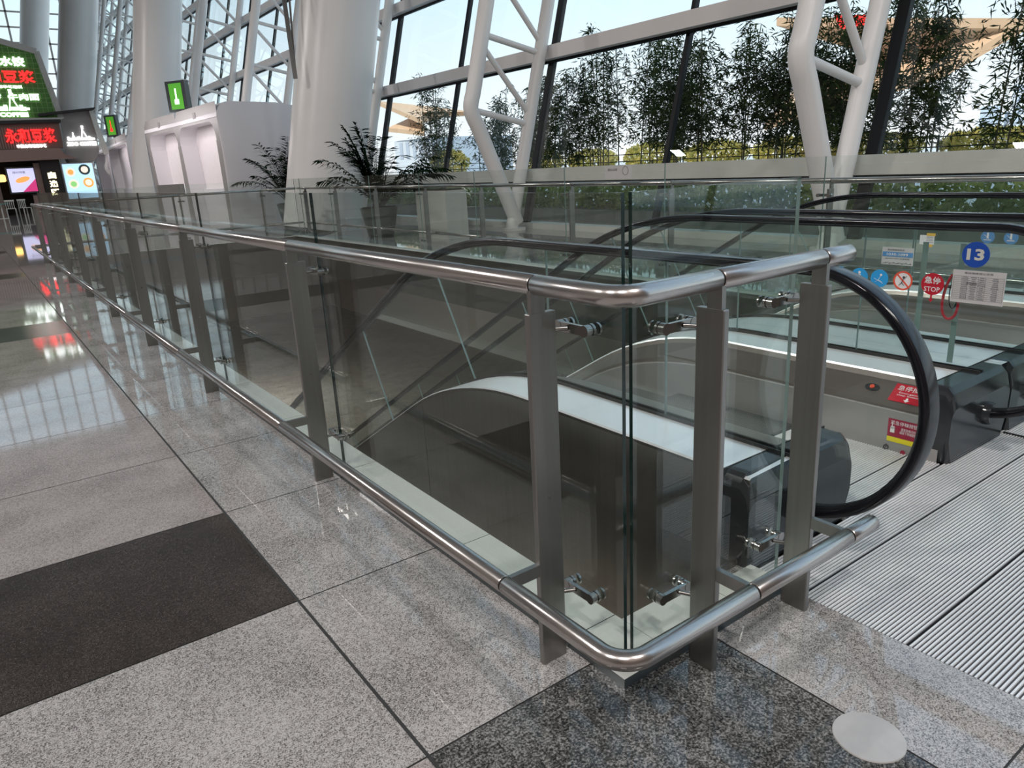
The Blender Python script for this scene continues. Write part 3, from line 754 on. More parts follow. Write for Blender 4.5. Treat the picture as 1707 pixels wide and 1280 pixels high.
    for i in range(14): b.obox((X - .002, y0 + .075 - i * .0115, .748 + .002 * (i % 3)), (.0004, 0, 0), (0, .005, 0), (0, 0, .002 + .0015 * (i % 2)))
    b.build('skyline_mark', s_inkg, t)
    t = sign('label_card', 'small white card taped with yellow tape above the stop sign', 'sign')
    XX = 3.041
    plate((XX, .775, .887), U, V, .075, .050).build('card', s_white, t)
    b = MB()
    for i in range(4): b.obox((XX - .002, .760, .902 - i * .009), (.0004, 0, 0), (0, .017, 0), (0, 0, .0011))
    b.build('text_lines', s_inkg, t)
    plate((XX - .002, .755, .916), U, V, .045, .014).build('tape', s_orange, t); plate((XX - .002, .755, .857), U, V, .024, .013).build('tape', s_orange, t)
    t = sign('notice_card', 'pale card with a round grey mark on top of the window side railing', 'sign')
    X = 5.172
    plate((X, 5.32, 1.235), U, V, .44, .15).build('card', s_paper, t)
    disc((X - .002, 5.20, 1.25), U, V, .05, 30, .001, .043).build('round_mark', s_inkg, t)
    text('lettering', '靠右站稳', (X - .002, 5.41, 1.265), U, V, .16, .03, s_inkg, t)
glass_signs()

# round steel cover in the floor
o = MB(); o.tube([(0, 0, .0004), (0, 0, .003)], [.0835, .082], 64); o = o.build('floor_cover', m_disk); o.location = (.411, -.427, 0)
tag(o, 'round brushed steel cover plate set in the granite floor', 'cover')

# ------------------------------------------------------------------ leaning window wall
FX, TA = 9.0, .27
def fx(z): return FX + TA * z
BY = [4.55 + 3.85 * k for k in range(-4, 27)]
TZ = [1.0, 3.5, 5.75, 8.1, 10.5, 12.9, 15.3, 17.7, 20.1, 22.5, 24.9, 27.3]
def facade():
    k = 0; n = 3
    for i in range(0, len(BY) - 1, 2):
        a, c = BY[i], BY[min(i + 2, len(BY) - 1)]
        b = MB()
        z1 = HT; d = .012
        p = [(fx(0) , 0.05), (fx(z1), z1), (fx(z1) + d, z1), (fx(0) + d, 0.05)]
        b.prism([(p_[0], p_[1]) for p_ in p], 1, a + .002, c - .002)
        o = b.build('window_%d' % n, m_wglass); struct(o); n += 1
    n = 3
    for y in BY:
        w = .045; b = MB(); heavy = (abs((y - 4.55) / 7.7 - round((y - 4.55) / 7.7)) < .01)
        w = .17 if heavy else .085
        b.prism([(fx(0) - .02, 0), (fx(HT) - .02, HT), (fx(HT) + .09, HT), (fx(0) + .09, 0)], 1, y - w / 2, y + w / 2)
        struct(b.build('trim_%d' % n, m_mull)); n += 1
    for i, z in enumerate(TZ):
        b = MB(); h = .27 if i else .265; x = fx(z) - .05
        b.box(x - .22, x, BY[0], BY[-1], z, z + h)
        struct(b.build('trim_%d' % n, m_beam if i else m_sillb)); n += 1
        b = MB(); b.box(x - .02, x + .06, BY[0], BY[-1], z - .05, z)
        struct(b.build('trim_%d' % n, m_mull)); n += 1
    struct(MB().box(8.95, 9.3, BY[0], BY[-1], -.05, .12).build('trim_%d' % n, m_sillb))
facade()
def truss():
    t = thing('wall_truss', 'white tubular truss at the right, its bent inner leg in front of the bamboo', 'truss', (0, 4.62, 0))
    # legs meet in a foot near the floor; local y = 0
    ox = lambda z: 8.49 + .27 * z
    def ix(z): return 8.58 - (z - .3) * .44 if z < 2.485 else 7.618 + (z - 2.485) * .265
    def leg(f, pts, r, nm): MB().tube(pts, r, 24).build(nm, m_white, t)
    def smooth_leg():
        zs = [.15, 1.2, 2.1] + [2.2 + .08 * i for i in range(8)] + [3.0, 28.6]
        out = []
        for z in zs:
            if 2.1 < z < 2.9:
                k = (z - 2.15) / .67; k = max(0, min(1, k)); a = 8.58 - (z - .3) * .44; c = 7.618 + (z - 2.485) * .265
                out.append((a * (1 - k) ** 1.5 * 1 / ((1 - k) ** 1.5 + k ** 1.5) + c * k ** 1.5 / ((1 - k) ** 1.5 + k ** 1.5), 0, z))
            else: out.append((ix(z), 0, z))
        return out
    leg(None, smooth_leg(), .155, 'inner_leg')
    leg(None, [(ox(0.0), 0, 0.0), (ox(28.6), 0, 28.6)], .135, 'outer_leg')
    z = 2.485
    while z < 27:
        MB().tube([(ix(z), 0, z), (ox(z - .3), 0, z - .3)], .062, 16).build('brace', m_white, t)
        MB().tube([(ox(z - .12), 0, z - .12), (ix(z + 1.25), 0, z + 1.25)], .058, 16).build('brace', m_white, t)
        z += 1.42
    MB().tube([(8.56, 0, -.001), (8.56, 0, .05)], .26, 24).build('foot_plate', m_white, t)
    return t
t0 = truss()
for i, lab in enumerate(('white tubular truss in the middle of the window wall, left of the bamboo row', 'white tubular truss seen just right of the first round column', 'white tubular truss rising behind the nearer white kiosk')):
    c = copy_tree(t0); c.location = (0, 12.05 + 7.7 * i, 0); c['label'] = lab
for i in range(7):
    c = copy_tree(t0); c.location = (0, 35.15 + 7.7 * i, 0)
    c['label'] = 'distant white truss among the round columns at the upper left'; c['group'] = 'distant window wall trusses'
def column(x, y, r, lab, lean=.22, z1=HT - .3):
    b = MB(); b.tube([(x, y, 0), (x + lean * z1, y, z1)], r, 56)
    o = b.build('round_column', m_white, None); tag(o, lab, 'column', 'leaning round columns'); o['kind'] = 'thing'
column(6.22, 17.2, .95, 'thick white round column nearest the camera, behind the potted palm')
column(5.85, 35.4, .95, 'thick white round column standing beyond the nearer white kiosk', .185)
column(6.1, 67.5, 1.30, 'white round column rising between the shops and the farther kiosk')
column(5.2, 96.2, 1.30, 'farthest white round column above the green sign wall')
b = MB().bar((5.98, 17.2, 5.9), (5.80, 16.62, 3.55), .10, .05); o = b.build('stay_rod', m_clad); tag(o, 'dark steel rod leaning along the left side of the nearest round column', 'rod')
MB().bar((6.15, 17.2, 5.9), (5.83, 16.66, 3.6), .04, .04).build('stay_strut', m_clad, o)

# ------------------------------------------------------------------ kiosks
def kiosk(P0, P1, h, depth, lab):
    """rounded white booth with two openings along its front (P1 -> P0), flank on the near end"""
    P0, P1 = Vector((*P0, 0)), Vector((*P1, 0)); L = (P0 - P1).length; t = thing('service_kiosk', lab, 'kiosk', P1, 'white service kiosks')
    u = (P0 - P1).normalized(); w = Vector((u.y, -u.x, 0))
    if w.x < 0: w = -w
    def pt(a, d, z): return u * a + w * d + Vector((0, 0, z))
    # shell: arched section extruded over the length
    prof = []
    for i in range(9):
        a = PI - PI / 2 * i / 8; prof.append((.42 + .42 * math.cos(a), h - .42 + .42 * math.sin(a)))
    prof += [(depth * .5, h - .02), (depth, h - .28)]
    b = MB(); n = len(prof)
    vs = [pt(0, d, z) for d, z in prof] + [pt(L, d, z) for d, z in prof]
    b.add(vs, [[i, i + 1, n + i + 1, n + i] for i in range(n - 1)], True); b.build('roof_shell', m_kiosk, t)
    for a, nm in ((L, 'flank_panel'), (0, 'flank_panel')):
        # bulging end wall
        b = MB(); rows = []
        for j in range(7):
            k = j / 6; bulge = .28 * math.sin(PI * min(1, k * 1.1)) * (1 if a else -1)
            rows.append([pt(a + bulge * (.2 + .8 * i / (n - 1)) * 1.0, d, z * (1 - k)) for i, (d, z) in enumerate(prof)])
        vs = [p for r_ in rows for p in r_]
        b.add(vs, [[j * n + i, j * n + i + 1, (j + 1) * n + i + 1, (j + 1) * n + i] for j in range(6) for i in range(n - 1)], True)
        b.build(nm, m_kiosk, t)
    # front frame with two rounded openings
    cells = [(0, L * .49), (L * .49, L)]
    for ci, (a0, a1) in enumerate(cells):
        b = MB(); N = 32; W_ = a1 - a0
        ml, mr, mt = (.35, .12, .50) if ci == 0 else (.12, .35, .50)
        def outer(s):
            per = [(a0, 0), (a0, h - (.0)), (a1, h - .0), (a1, 0)]; return per
        inn = [(a0 + ml + .35, 0)]
        r_ = .55; x0, x1, zt = a0 + ml, a1 - mr, h - mt
        inn += [(x0 + .05, zt - r_)]
        for i in range(7): a = PI - PI / 2 * i / 6; inn.append((x0 + r_ * .9 + r_ * .9 * math.cos(a), zt - r_ + r_ * math.sin(a)))
        for i in range(7): a = PI / 2 - PI / 2 * i / 6; inn.append((x1 - r_ * .9 + r_ * .9 * math.cos(a), zt - r_ + r_ * math.sin(a)))
        inn += [(x1 - .05 + .30 * 0, zt - r_), (x1 + .0, 0)]
        out = [(a0, 0), (a0, zt - r_)] + [(a0, h - .42 + (.42) * i / 6) if i < 4 else (a0 + (x0 + r_ - a0) * (i - 3) / 3, h) for i in range(7)] + [(x1 - r_ + (a1 - x1 + r_) * i / 3, h) if i < 4 else (a1, h - .42 * (i - 3) / 3) for i in range(7)] + [(a1, zt - r_), (a1, 0)]
        m_ = len(inn); vs = [pt(x, 0.02, z) for x, z in out] + [pt(x, 0.02, z) for x, z in inn] + [pt(x, .55, z) for x, z in inn]
        fs = [[i, i + 1, m_ + i + 1, m_ + i] for i in range(m_ - 1)] + [[m_ + i, m_ + i + 1, 2 * m_ + i + 1, 2 * m_ + i] for i in range(m_ - 1)]
        b.add(vs, fs); b.mi = [0] * (m_ - 1) + [1] * (m_ - 1); b.build('front_frame', [m_kframe, m_kiosk], t)
        vs = [pt(x, .551, z) for x, z in inn]; b = MB(); b.add(vs, [list(range(m_))]); b.build('inner_panel', m_kin, t)
        q = MB(); q.obox(pt((a0 + a1) / 2, .015, h - .25), u * .12, w * .01, Vector((0, 0, .09))); q.build('number_plate', m_shopw, t)
    b = MB(); b.obox(pt(L * .5, .50, .55), u * (L * .45), w * .06, Vector((0, 0, .55))); b.build('counter', m_kiosk, t)
    return t
k1 = kiosk((5.37, 21.95), (4.93, 29.9), 3.55, 3.6, 'nearer white kiosk with two rounded openings, left of the first round column')
k2 = kiosk((6.53, 43.05), (7.3, 60.4), 3.95, 3.6, 'farther white kiosk, partly hidden behind the second round column')
for kx, ky in ((5.55, 24.0), (5.3, 28.0), (7.0, 47.5), (7.35, 56)):
    area('kiosk_fill', (kx - 1.6, ky, 3.4), .6, 24, (1, .93, .95), (0, R(-62), 0), 3.0)  # added fill floating in front of the openings, brightens the kiosk interiors
def exitsign(p, w_, h_, lab, red=False):
    u = Vector((.55, -.83, 0)).normalized(); v = Vector((0, 0, 1)); n = u.cross(v); p = Vector(p)
    t = thing('lit_sign_box', lab, 'sign', p, 'lit sign boxes on the kiosk roofs')
    if n.dot(Vector((-1, -1, 0))) < 0: u = -u; n = -n
    MB().obox((0, 0, h_ / 2 + .05), u * (w_ / 2), v * (h_ / 2), n * .10).build('sign_box', m_blackm, t)
    MB().obox(n * .103 + Vector((0, 0, h_ / 2 + .05)), u * (w_ * .33), v * (h_ * .42), n * .004).build('lit_panel', e_green, t)
    b = MB(); c = n * .112 + Vector((0, 0, h_ / 2 + .05))
    b.obox(c + v * h_ * .05, u * (w_ * .035), v * (h_ * .20), n * .003); b.obox(c - v * h_ * .18, u * (w_ * .11), v * (h_ * .08), n * .003)
    b.build('arrow_mark', e_red if red else e_pale, t)
    MB().obox((0, 0, .03), u * .05, v * .03, n * .05).build('foot', m_blackm, t)
exitsign((5.45, 26.2, 3.55), .80, .95, 'green lit sign box standing on the nearer kiosk roof')
exitsign((6.75, 47.5, 3.95), .85, 1.15, 'green and red lit sign box standing on the farther kiosk roof', True)
t = thing('display_stand', 'grey rectangular display panel on a stand in front of the nearer kiosk', 'stand', (3.62, 21.07, 0))
MB().obox((0, 0, 1.18), (.28, -.25, 0), (0, 0, .14), (.012, .014, 0)).build('display_panel', m_shopw, t)
MB().tube([(0, 0, 0), (0, 0, 1.05)], .03, 12).build('pole', m_clad, t); MB().tube([(0, 0, 0), (0, 0, .03)], .22, 24).build('base', m_clad, t)

# ------------------------------------------------------------------ shops at the far left (front plane y = 50)
Y = 50.
UX, VZ = (1, 0, 0), (0, 0, 1)
def shops():
    t = thing('shop_front', 'grey shop building with brown flared canopy under the green sign wall', 'shop', (0, 0, 0))
    MB().box(-16, .9, Y + .05, Y + 6, 0, 5.2).build('side_wall', m_walld, t)
    b = MB(); b.box(-4, 4.0, Y + 3.5, Y + 4, 0, 3.6); b.box(3.0, 4.02, Y + .06, Y + 4, 0, 3.0); b.build('dark_interior', m_blackw, t)
    b = MB(); b.prism([(-4, 2.85), (4.1, 2.95), (4.9, 2.98), (4.35, 3.2), (4.1, 3.55), (-4, 3.45)], 1, Y - .6, Y + .4); b.build('canopy', m_brown, t)
    b = MB(); b.prism([(-4, 3.46), (4.38, 3.56), (4.42, 4.95), (-4, 4.75)], 1, Y, Y + .3); b.build('sign_board', m_board, t)
    b = MB()
    for i in range(60): x = -3.9 + i * .125; b.box(x, x + .05, Y - .03, Y, 3.6, 4.72)
    b.build('board_slat', m_brown, t)
    b = MB(); b.prism([(-4, 4.76), (4.5, 4.95), (4.5, 5.12), (-4, 4.95)], 1, Y - .25, Y + .4); b.build('black_cap', m_blackw, t)
    b = MB(); b.prism([(-4, 4.96), (4.6, 5.13), (4.75, 5.22), (-4, 5.1)], 1, Y - .2, Y + .5); b.build('grey_trim', m_frameg, t)
    text('sign_lettering', '永和豆浆', (2.90, Y - .04, 4.27), UX, VZ, 2.45, .78, e_red, t, depth=.08, bold=.02)
    text('sign_lettering', '中国台湾地道早餐', (2.85, Y - .04, 3.72), UX, VZ, 1.45, .20, e_white, t, depth=.05, bold=.02)
    t = thing('sign_wall', 'green tiled sign wall with white and red characters above the shops', 'sign wall', (0, 0, 0))
    poly = [(-4, 10.7), (2.3, 9.2), (4.05, 8.70), (4.55, 5.25), (-4, 5.1)]
    MB().prism(poly, 1, Y + .3, Y + .6).build('green_panel', m_green, t)
    def inside_top(x): return 10.7 + (x + 4) * (9.2 - 10.7) / 6.3 if x < 2.3 else 9.2 + (x - 2.3) * (8.7 - 9.2) / 1.75
    b = MB()
    for i in range(34):
        x = -4 + i * .26
        if x < 4.5: b.box(x, x + .02, Y + .285, Y + .3, 5.2, min(inside_top(x), 8.7 - (x - 4.05) * 6.9 if x > 4.05 else 99))
    for i in range(20):
        z = 5.25 + i * .26; xr = 4.55 - (z - 5.25) * .5 / 3.45 if z < 8.7 else 2.3 + (9.2 - z) / .286
        if xr > -3.9: b.box(-4, xr, Y + .285, Y + .3, z, z + .02)
    b.build('grid_lines', m_greenl, t)
    b = MB(); b.bar((-4, Y + .3, 10.75), (2.3, Y + .3, 9.25), .3, .14, (0, 1, 0)); b.bar((2.3, Y + .3, 9.25), (4.1, Y + .3, 8.74), .3, .14, (0, 1, 0)); b.bar((4.1, Y + .35, 8.75), (4.62, Y + .35, 5.2), .3, .12, (0, 1, 0)); b.build('edge_trim', m_frameg, t)
    text('sign_lettering', '鲅鱼水饺', (2.25, Y + .27, 8.18), UX, VZ, 2.35, .50, e_white, t, depth=.06, bold=.035)
    text('sign_lettering', '永和豆浆', (2.2, Y + .27, 7.40), UX, VZ, 3.1, .66, e_red, t, depth=.06, bold=.02)
    text('sign_lettering', '中国台湾地道早餐连锁', (1.9, Y + .27, 6.87), UX, VZ, 2.3, .16, e_white, t, depth=.04, bold=.02)
    text('sign_lettering', '杨老爹  牛肉面', (2.1, Y + .27, 6.35), UX, VZ, 3.3, .36, e_white, t, depth=.05, bold=.02)
    def skyline(cx, cz, s, y, par):
        b = MB()
        def bx(x0, x1, z0, z1): b.box(cx + x0 * s, cx + x1 * s, y - .05, y, cz + z0 * s, cz + z1 * s)
        bx(-.95, -.8, 0, .28); bx(-.78, -.6, 0, .18); bx(-.58, -.42, 0, .36); bx(-.40, -.22, 0, .22); bx(-.2, -.02, 0, .30)
        b.bar((cx + .05 * s, y - .03, cz), (cx + .26 * s, y - .03, cz + 1.0 * s), .05, .07 * s, (0, 1, 0)); b.bar((cx + .56 * s, y - .03, cz), (cx + .26 * s, y - .03, cz + .72 * s), .05, .05 * s, (0, 1, 0))
        bx(.18, .33, .85, 1.12); bx(.12, .5, .02, .2); bx(.55, .72, 0, .3); bx(.74, .86, 0, .2); bx(.88, 1.02, .04, .16)
        b.bar((cx - .5 * s, y - .03, cz + .3 * s), (cx - .5 * s, y - .03, cz + .62 * s), .05, .05 * s, (0, 1, 0))
        return b.build('skyline_logo', e_white, par)
    skyline(2.15, 5.62, 1.0, Y + .27, t)
    text('sign_lettering', 'ZOO COFFEE', (1.85, Y + .27, 5.42), UX, VZ, 2.4, .24, e_white, t, depth=.05, bold=.05)
    t = thing('sign_box', 'grey sloping sign box with a small white skyline logo, right of the red lettered board', 'sign', (0, 0, 0))
    MB().prism([(4.5, 3.1), (4.55, 5.2), (3.9, 5.5), (6.35, 5.75), (6.25, 3.3), (5.9, 2.8), (4.6, 2.75)], 1, Y + .5, Y + 2).build('box_body', m_shopw, t)
    MB().prism([(3.5, 5.30), (6.35, 5.66), (6.45, 5.78), (3.5, 5.45)], 1, Y - .1, Y + 2.2).build('black_cap', m_blackw, t)
    MB().prism([(6.12, 5.6), (6.35, 5.64), (6.75, 3.2), (6.45, 3.15)], 1, Y + .3, Y + .5).build('white_edge', m_curb, t)
    skyline(5.42, 4.0, .72, Y + .48, t)
    text('sign_lettering', 'ZOO COFFEE', (5.42, Y + .48, 3.80), UX, VZ, 1.55, .22, e_white, t, depth=.05, bold=.05)
    t = thing('menu_lightbox', 'pale blue lit menu board picturing four round dishes', 'menu board', (0, 0, 0))
    MB().box(4.05, 5.75, Y + .1, Y + .25, .55, 2.75).build('frame', m_frameg, t)
    MB().box(4.12, 5.68, Y + .08, Y + .1, .72, 2.68).build('lit_face', e_blue, t)
    for (cx, cz, r_, mm, mc) in ((4.48, 2.22, .24, e_cream, e_food), (5.22, 2.34, .30, e_bowl, e_cream), (4.52, 1.55, .26, e_cream, e_leafg), (5.30, 1.60, .28, e_food, e_cream)):
        b = disc((cx, Y + .078, cz), UX, VZ, r_, 28, .006); b.build('dish_picture', mm, t); b = disc((cx, Y + .070, cz), UX, VZ, r_ * .62, 20, .006)
        b.build('food_picture', mc, t)
    t = thing('menu_screen', 'lilac lit screen with an orange dish beside the black lettered panel', 'screen', (0, 0, 0))
    MB().box(1.32, 2.75, Y + .3, Y + .42, 1.18, 2.62).build('frame', m_blackm, t)
    MB().box(1.40, 2.68, Y + .28, Y + .3, 1.26, 2.54).build('lit_face', e_lilac, t)
    MB().prism([(1.95, 1.26), (2.68, 1.26), (2.68, 1.95)], 1, Y + .27, Y + .28).build('magenta_corner', e_mag, t)
    b = MB(); n_ = 24; q = [(2.05 + .36 * math.cos(2 * PI * i / n_), Y + .262, 1.93 + .15 * math.sin(2 * PI * i / n_) + .08 * math.cos(2 * PI * i / n_)) for i in range(n_)]
    b.add(q, [list(range(n_))]); b.build('dish_picture', e_food, t)
    text('caption', '限时特惠', (1.95, Y + .26, 2.33), UX, VZ, .6, .13, s_ink, t)
    t = thing('hanging_sign', 'black upright panel with three warm lit characters', 'sign', (0, 0, 0))
    MB().box(3.05, 3.98, Y - .02, Y + .05, .4, 2.9).build('panel', m_blackw, t)
    for i, ch in enumerate('自选区'): text('sign_lettering', ch, (3.50, Y - .03, 2.10 - i * .48), UX, VZ, .40, .38, e_warm, t, depth=.03, bold=.04)
    t = thing('lantern', 'small glowing orange lantern at the left photo edge', 'lamp', (1.08, Y + .6, 1.85))
    MB().tube([(0, 0, 0), (0, 0, .05), (0, 0, .35), (0, 0, .40)], [.12, .2, .2, .12], 16).build('lamp_shade', e_lant, t); MB().tube([(0, 0, .4), (0, 0, 1.2)], .01, 6).build('cord', m_blackw, t)
    b = MB(); b.box(2.72, 3.0, Y + .2, Y + .5, .0, 2.8); b.box(2.35, 3.0, Y - .1, Y + .2, .0, 1.05); o = b.build('service_counter', m_brown); tag(o, 'brown shop counter below the lilac screen', 'counter')
    MB().box(2.3, 3.05, Y - .15, Y + .25, 1.05, 1.1).build('counter_top', m_blackw, o)
shops()
def seat():
    t = thing('cafe_chair', 'white slatted cafe chair in front of the shops at the left edge', 'chair', (1.0, 46.5, 0), 'white cafe chairs')
    MB().box(-.22, .22, -.22, .22, .44, .47).build('seat', m_curb, t)
    for a in (-.2, .2):
        for c in (-.2, .2): MB().box(a - .02, a + .02, c - .02, c + .02, 0, .44).build('leg', m_curb, t)
    b = MB(); b.box(-.22, .22, .19, .22, .82, .9)
    for i in range(5): b.box(-.2 + i * .09, -.17 + i * .09, .19, .22, .47, .82)
    b.build('backrest', m_curb, t); return t
c0 = seat()
c1 = copy_tree(c0); c1.location = (1.65, 46.9, 0); c1.rotation_euler = (0, 0, .5); c1['label'] = 'white slatted cafe chair just right of the other one, nearer the counter'
t = thing('cafe_table', 'small round teal topped table at the left photo edge', 'table', (.55, 45.5, 0))
MB().tube([(0, 0, .72), (0, 0, .75)], .35, 24).build('tabletop', P('teal_laminate', (.05, .30, .28), .4), t); MB().tube([(0, 0, 0), (0, 0, .72)], .035, 10).build('pole', m_curb, t); MB().tube([(0, 0, 0), (0, 0, .02)], .22, 20).build('base', m_curb, t)

# ------------------------------------------------------------------ potted palms
def palm(loc, s, lab, seed, potc=m_pot):
    rnd = random.Random(seed); t = thing('potted_palm', lab, 'plant', loc, 'potted palms')
    b = MB(); b.tube([(0, 0, 0), (0, 0, .05), (0, 0, .62), (0, 0, .64)], [.26, .28, .40, .40], 28); b.build('pot', potc, t)
    MB().tube([(0, 0, .641), (0, 0, .655)], .36, 24).build('soil', m_soil, t)
    st = MB(); lf = MB()
    for k in range(34):
        az = rnd.random() * 2 * PI; el = rnd.uniform(.75, 1.5); ln = rnd.uniform(1.0, 1.62) * s
        pts = []; x0 = Vector((rnd.uniform(-.1, .1), rnd.uniform(-.1, .1), .64)); d = Vector((math.cos(az) * math.cos(el), math.sin(az) * math.cos(el), math.sin(el)))
        p = x0.copy(); n = 14
        for i in range(n + 1):
            pts.append(p.copy()); p = p + d * (ln / n); d = (d + Vector((0, 0, -.065 - .06 * i / n))).normalized()
        st.tube(pts, [.012 * (1 - .8 * i / n) for i in range(n + 1)], 5)
        for i in range(4, n + 1):
            tt = (pts[i] - pts[i - 1]).normalized(); side = tt.cross(Vector((0, 0, 1))).normalized(); f = math.sin(PI * (i - 3) / (n - 2 + 1)) * .8 + .2
            for sg in (-1, 1):
                for h_ in (0, .33, .66):
                    q = pts[i - 1].lerp(pts[i], h_); l_ = .40 * s * f; dd = (side * sg * .85 + tt * .55 + Vector((0, 0, rnd.uniform(-.35, .05)))).normalized()
                    m_ = q + dd * l_ * .5; e_ = q + dd * l_ + Vector((0, 0, -.07 * f)); wv = dd.cross(Vector((0, 0, 1))).normalized() * .019 * s
                    lf.add([q, m_ + wv, e_, m_ - wv], [[0, 1, 2, 3]])
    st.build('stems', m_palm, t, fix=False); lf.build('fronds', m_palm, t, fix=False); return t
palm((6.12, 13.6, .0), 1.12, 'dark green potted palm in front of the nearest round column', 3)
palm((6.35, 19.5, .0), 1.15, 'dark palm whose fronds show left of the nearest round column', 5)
t = thing('planter_box', 'low white box planter beside the palm behind the glass railing', 'planter', (6.9, 12.3, 0))
MB().box(-.25, .25, -.6, .6, 0, .95).build('planter_body', m_curb, t); MB().box(-.22, .22, -.57, .57, .95, .97).build('soil', m_soil, t)

# ------------------------------------------------------------------ outside
o = MB().box(9.3, 260, -120, 260, -.4, -.25).build('ground_outside', m_plaza); struct(o)
o = MB().box(9.9, 11.0, -12, 40, -.25, .35).build('planting_bed', m_planter); tag(o, 'long low grey planter wall outside the window', 'planter')
def bamboo(x, y, top, bot, nleaf, lab, seed, spread=.75, mat=None):
    rnd = random.Random(seed); t = thing('bamboo_clump', lab, 'bamboo', (x, y, -.25), 'bamboo row outside the window')
    cu = MB(); lf = MB(); culms = []
    for k in range(7):
        bx, by = rnd.uniform(-.3, .3), rnd.uniform(-spread, spread) * .8; h = (top + .25) * rnd.uniform(.72, 1.0); lx, ly = rnd.uniform(-.25, .25), rnd.uniform(-.35, .35)
        pts = [Vector((bx + lx * (i / 6) ** 2, by + ly * (i / 6) ** 2, h * i / 6)) for i in range(7)]
        cu.tube(pts, [.019 - .0018 * i for i in range(7)], 6); culms.append((pts, h))
    cu.build('culm', m_culm, t, fix=False)
    n = 0; nleaf = int(nleaf * 1.55)
    while n < nleaf:
        pts, h = rnd.choice(culms); zb = bot + .25 - .25 * rnd.random(); f = rnd.betavariate(1.3, 1.2); z = zb + (h - zb) * f
        s = z / h * 6; i = min(5, int(s)); p = pts[i].lerp(pts[i + 1], s - i)
        rad = spread * .62 * (math.sin(PI * min(1, max(0, (z - zb * .8) / (h - zb * .8)))) ** .6 + .12)
        a = rnd.random() * 2 * PI; q = p + Vector((math.cos(a), math.sin(a), 0)) * rad * rnd.random() ** .7; q.z += rnd.uniform(-.12, .12)
        for _ in range(rnd.randint(5, 9)):   # a spray of leaves on one twig
            d = Vector((rnd.gauss(0, 1), rnd.gauss(0, 1), rnd.gauss(-.55, .5))).normalized(); l_ = rnd.uniform(.11, .21)
            o_ = q + Vector((rnd.gauss(0, .05), rnd.gauss(0, .05), rnd.gauss(0, .05))); wv = d.cross(Vector((rnd.gauss(0, 1), rnd.gauss(0, 1), rnd.gauss(0, 1)))).normalized() * rnd.uniform(.010, .017)
            lf.add([o_, o_ + d * l_ * .35 + wv, o_ + d * l_, o_ + d * l_ * .35 - wv], [[0, 1, 2, 3]]); n += 1
    lf.build('foliage', mat or m_leaf, t, fix=False)
BAM = [(20.2, 4.3, 1.0, 2600, 'hazy bamboo clump left of the first thin black mullion, near the tan canopy'),
       (17.6, 3.7, 1.2, 2400, 'bamboo clump between the thin mullion and the middle truss'),
       (15.7, 3.8, 1.3, 2600, 'dark bamboo clump seen through the legs of the middle truss'),
       (14.0, 3.75, 1.5, 2600, 'bamboo clump just right of the middle truss'),
       (12.9, 4.55, 1.8, 2400, 'tall bamboo clump whose tip rises above the beam right of the middle truss'),
       (11.1, 4.0, 1.75, 3000, 'dense dark bamboo clump left of the central black mullion'),
       (9.6, 4.0, 1.6, 3200, 'dense bamboo clump just right of the central black mullion'),
       (8.5, 3.8, 1.6, 3200, 'bamboo clump midway between the central mullion and the right truss'),
       (7.4, 3.9, 1.6, 3000, 'bamboo clump left of the bent leg of the right truss'),
       (6.3, 3.9, 1.5, 2600, 'bamboo clump seen between the legs of the right truss'),
       (5.35, 3.9, 1.45, 3200, 'bamboo clump right of the thick black mullion'),
       (3.55, 4.1, 1.2, 3800, 'bamboo clump filling the right edge of the window'),
       (1.95, 3.9, 1.3, 2200, 'bamboo clump outside, cut by the right photo edge')]
for i, (y, tp, bt, n, lab) in enumerate(BAM): bamboo(12.0 + (i % 3) * .25 - .2, y, tp, bt, n, lab, 100 + i, .95 if i in (5, 6, 7) else .8)
def leafmass(name, x0, x1, y0, y1, z0, z1, n, size, mat, parent=None, seed=1, blob=None):
    rnd = random.Random(seed); b = MB()
    for _ in range(n):
        if blob:
            d = Vector((rnd.gauss(0, 1), rnd.gauss(0, 1), rnd.gauss(0, 1))).normalized() * rnd.uniform(.7, 1); p = Vector(((x0 + x1) / 2 + d.x * (x1 - x0) / 2, (y0 + y1) / 2 + d.y * (y1 - y0) / 2, (z0 + z1) / 2 + d.z * (z1 - z0) / 2))
        else: p = Vector((rnd.uniform(x0, x1), rnd.uniform(y0, y1), rnd.uniform(z0, z1)))
        d = Vector((rnd.gauss(0, 1), rnd.gauss(0, 1), rnd.gauss(.6, 1))).normalized() * size * rnd.uniform(.6, 1.3); w_ = d.cross(Vector((rnd.gauss(0, 1), rnd.gauss(0, 1), rnd.gauss(0, 1)))).normalized() * size * .22
        b.add([p - d * .5, p + w_, p + d * .5, p - w_], [[0, 1, 2, 3]])
    return b.build(name, mat, parent, fix=False)
o = leafmass('hedge', 10.0, 10.9, -2, 24, .28, .96, 17000, .15, m_hedge, seed=9); tag(o, 'low grassy green hedge in the planter outside, seen below the window sill', 'hedge', kind='stuff')
t = thing('garden_fence', 'thin dark horizontal wires on posts behind the bamboo stems', 'fence', (12.9, 0, -.25))
for z in (1.55, 1.72): MB().tube([(0, -4, z), (0, 34, z)], .012, 6).build('fence_wire', m_mull, t)
for k in range(13): MB().tube([(0, -4 + 3.1 * k, 0), (0, -4 + 3.1 * k, 1.75)], .02, 6).build('fence_post', m_mull, t)
TR = [(44, 72, 3.6), (50, 63, 2.9), (50, 55, 2.7), (50, 47, 2.9), (50, 40, 2.7), (50, 33, 2.6), (50, 26.5, 2.5), (52, 20, 2.4)]
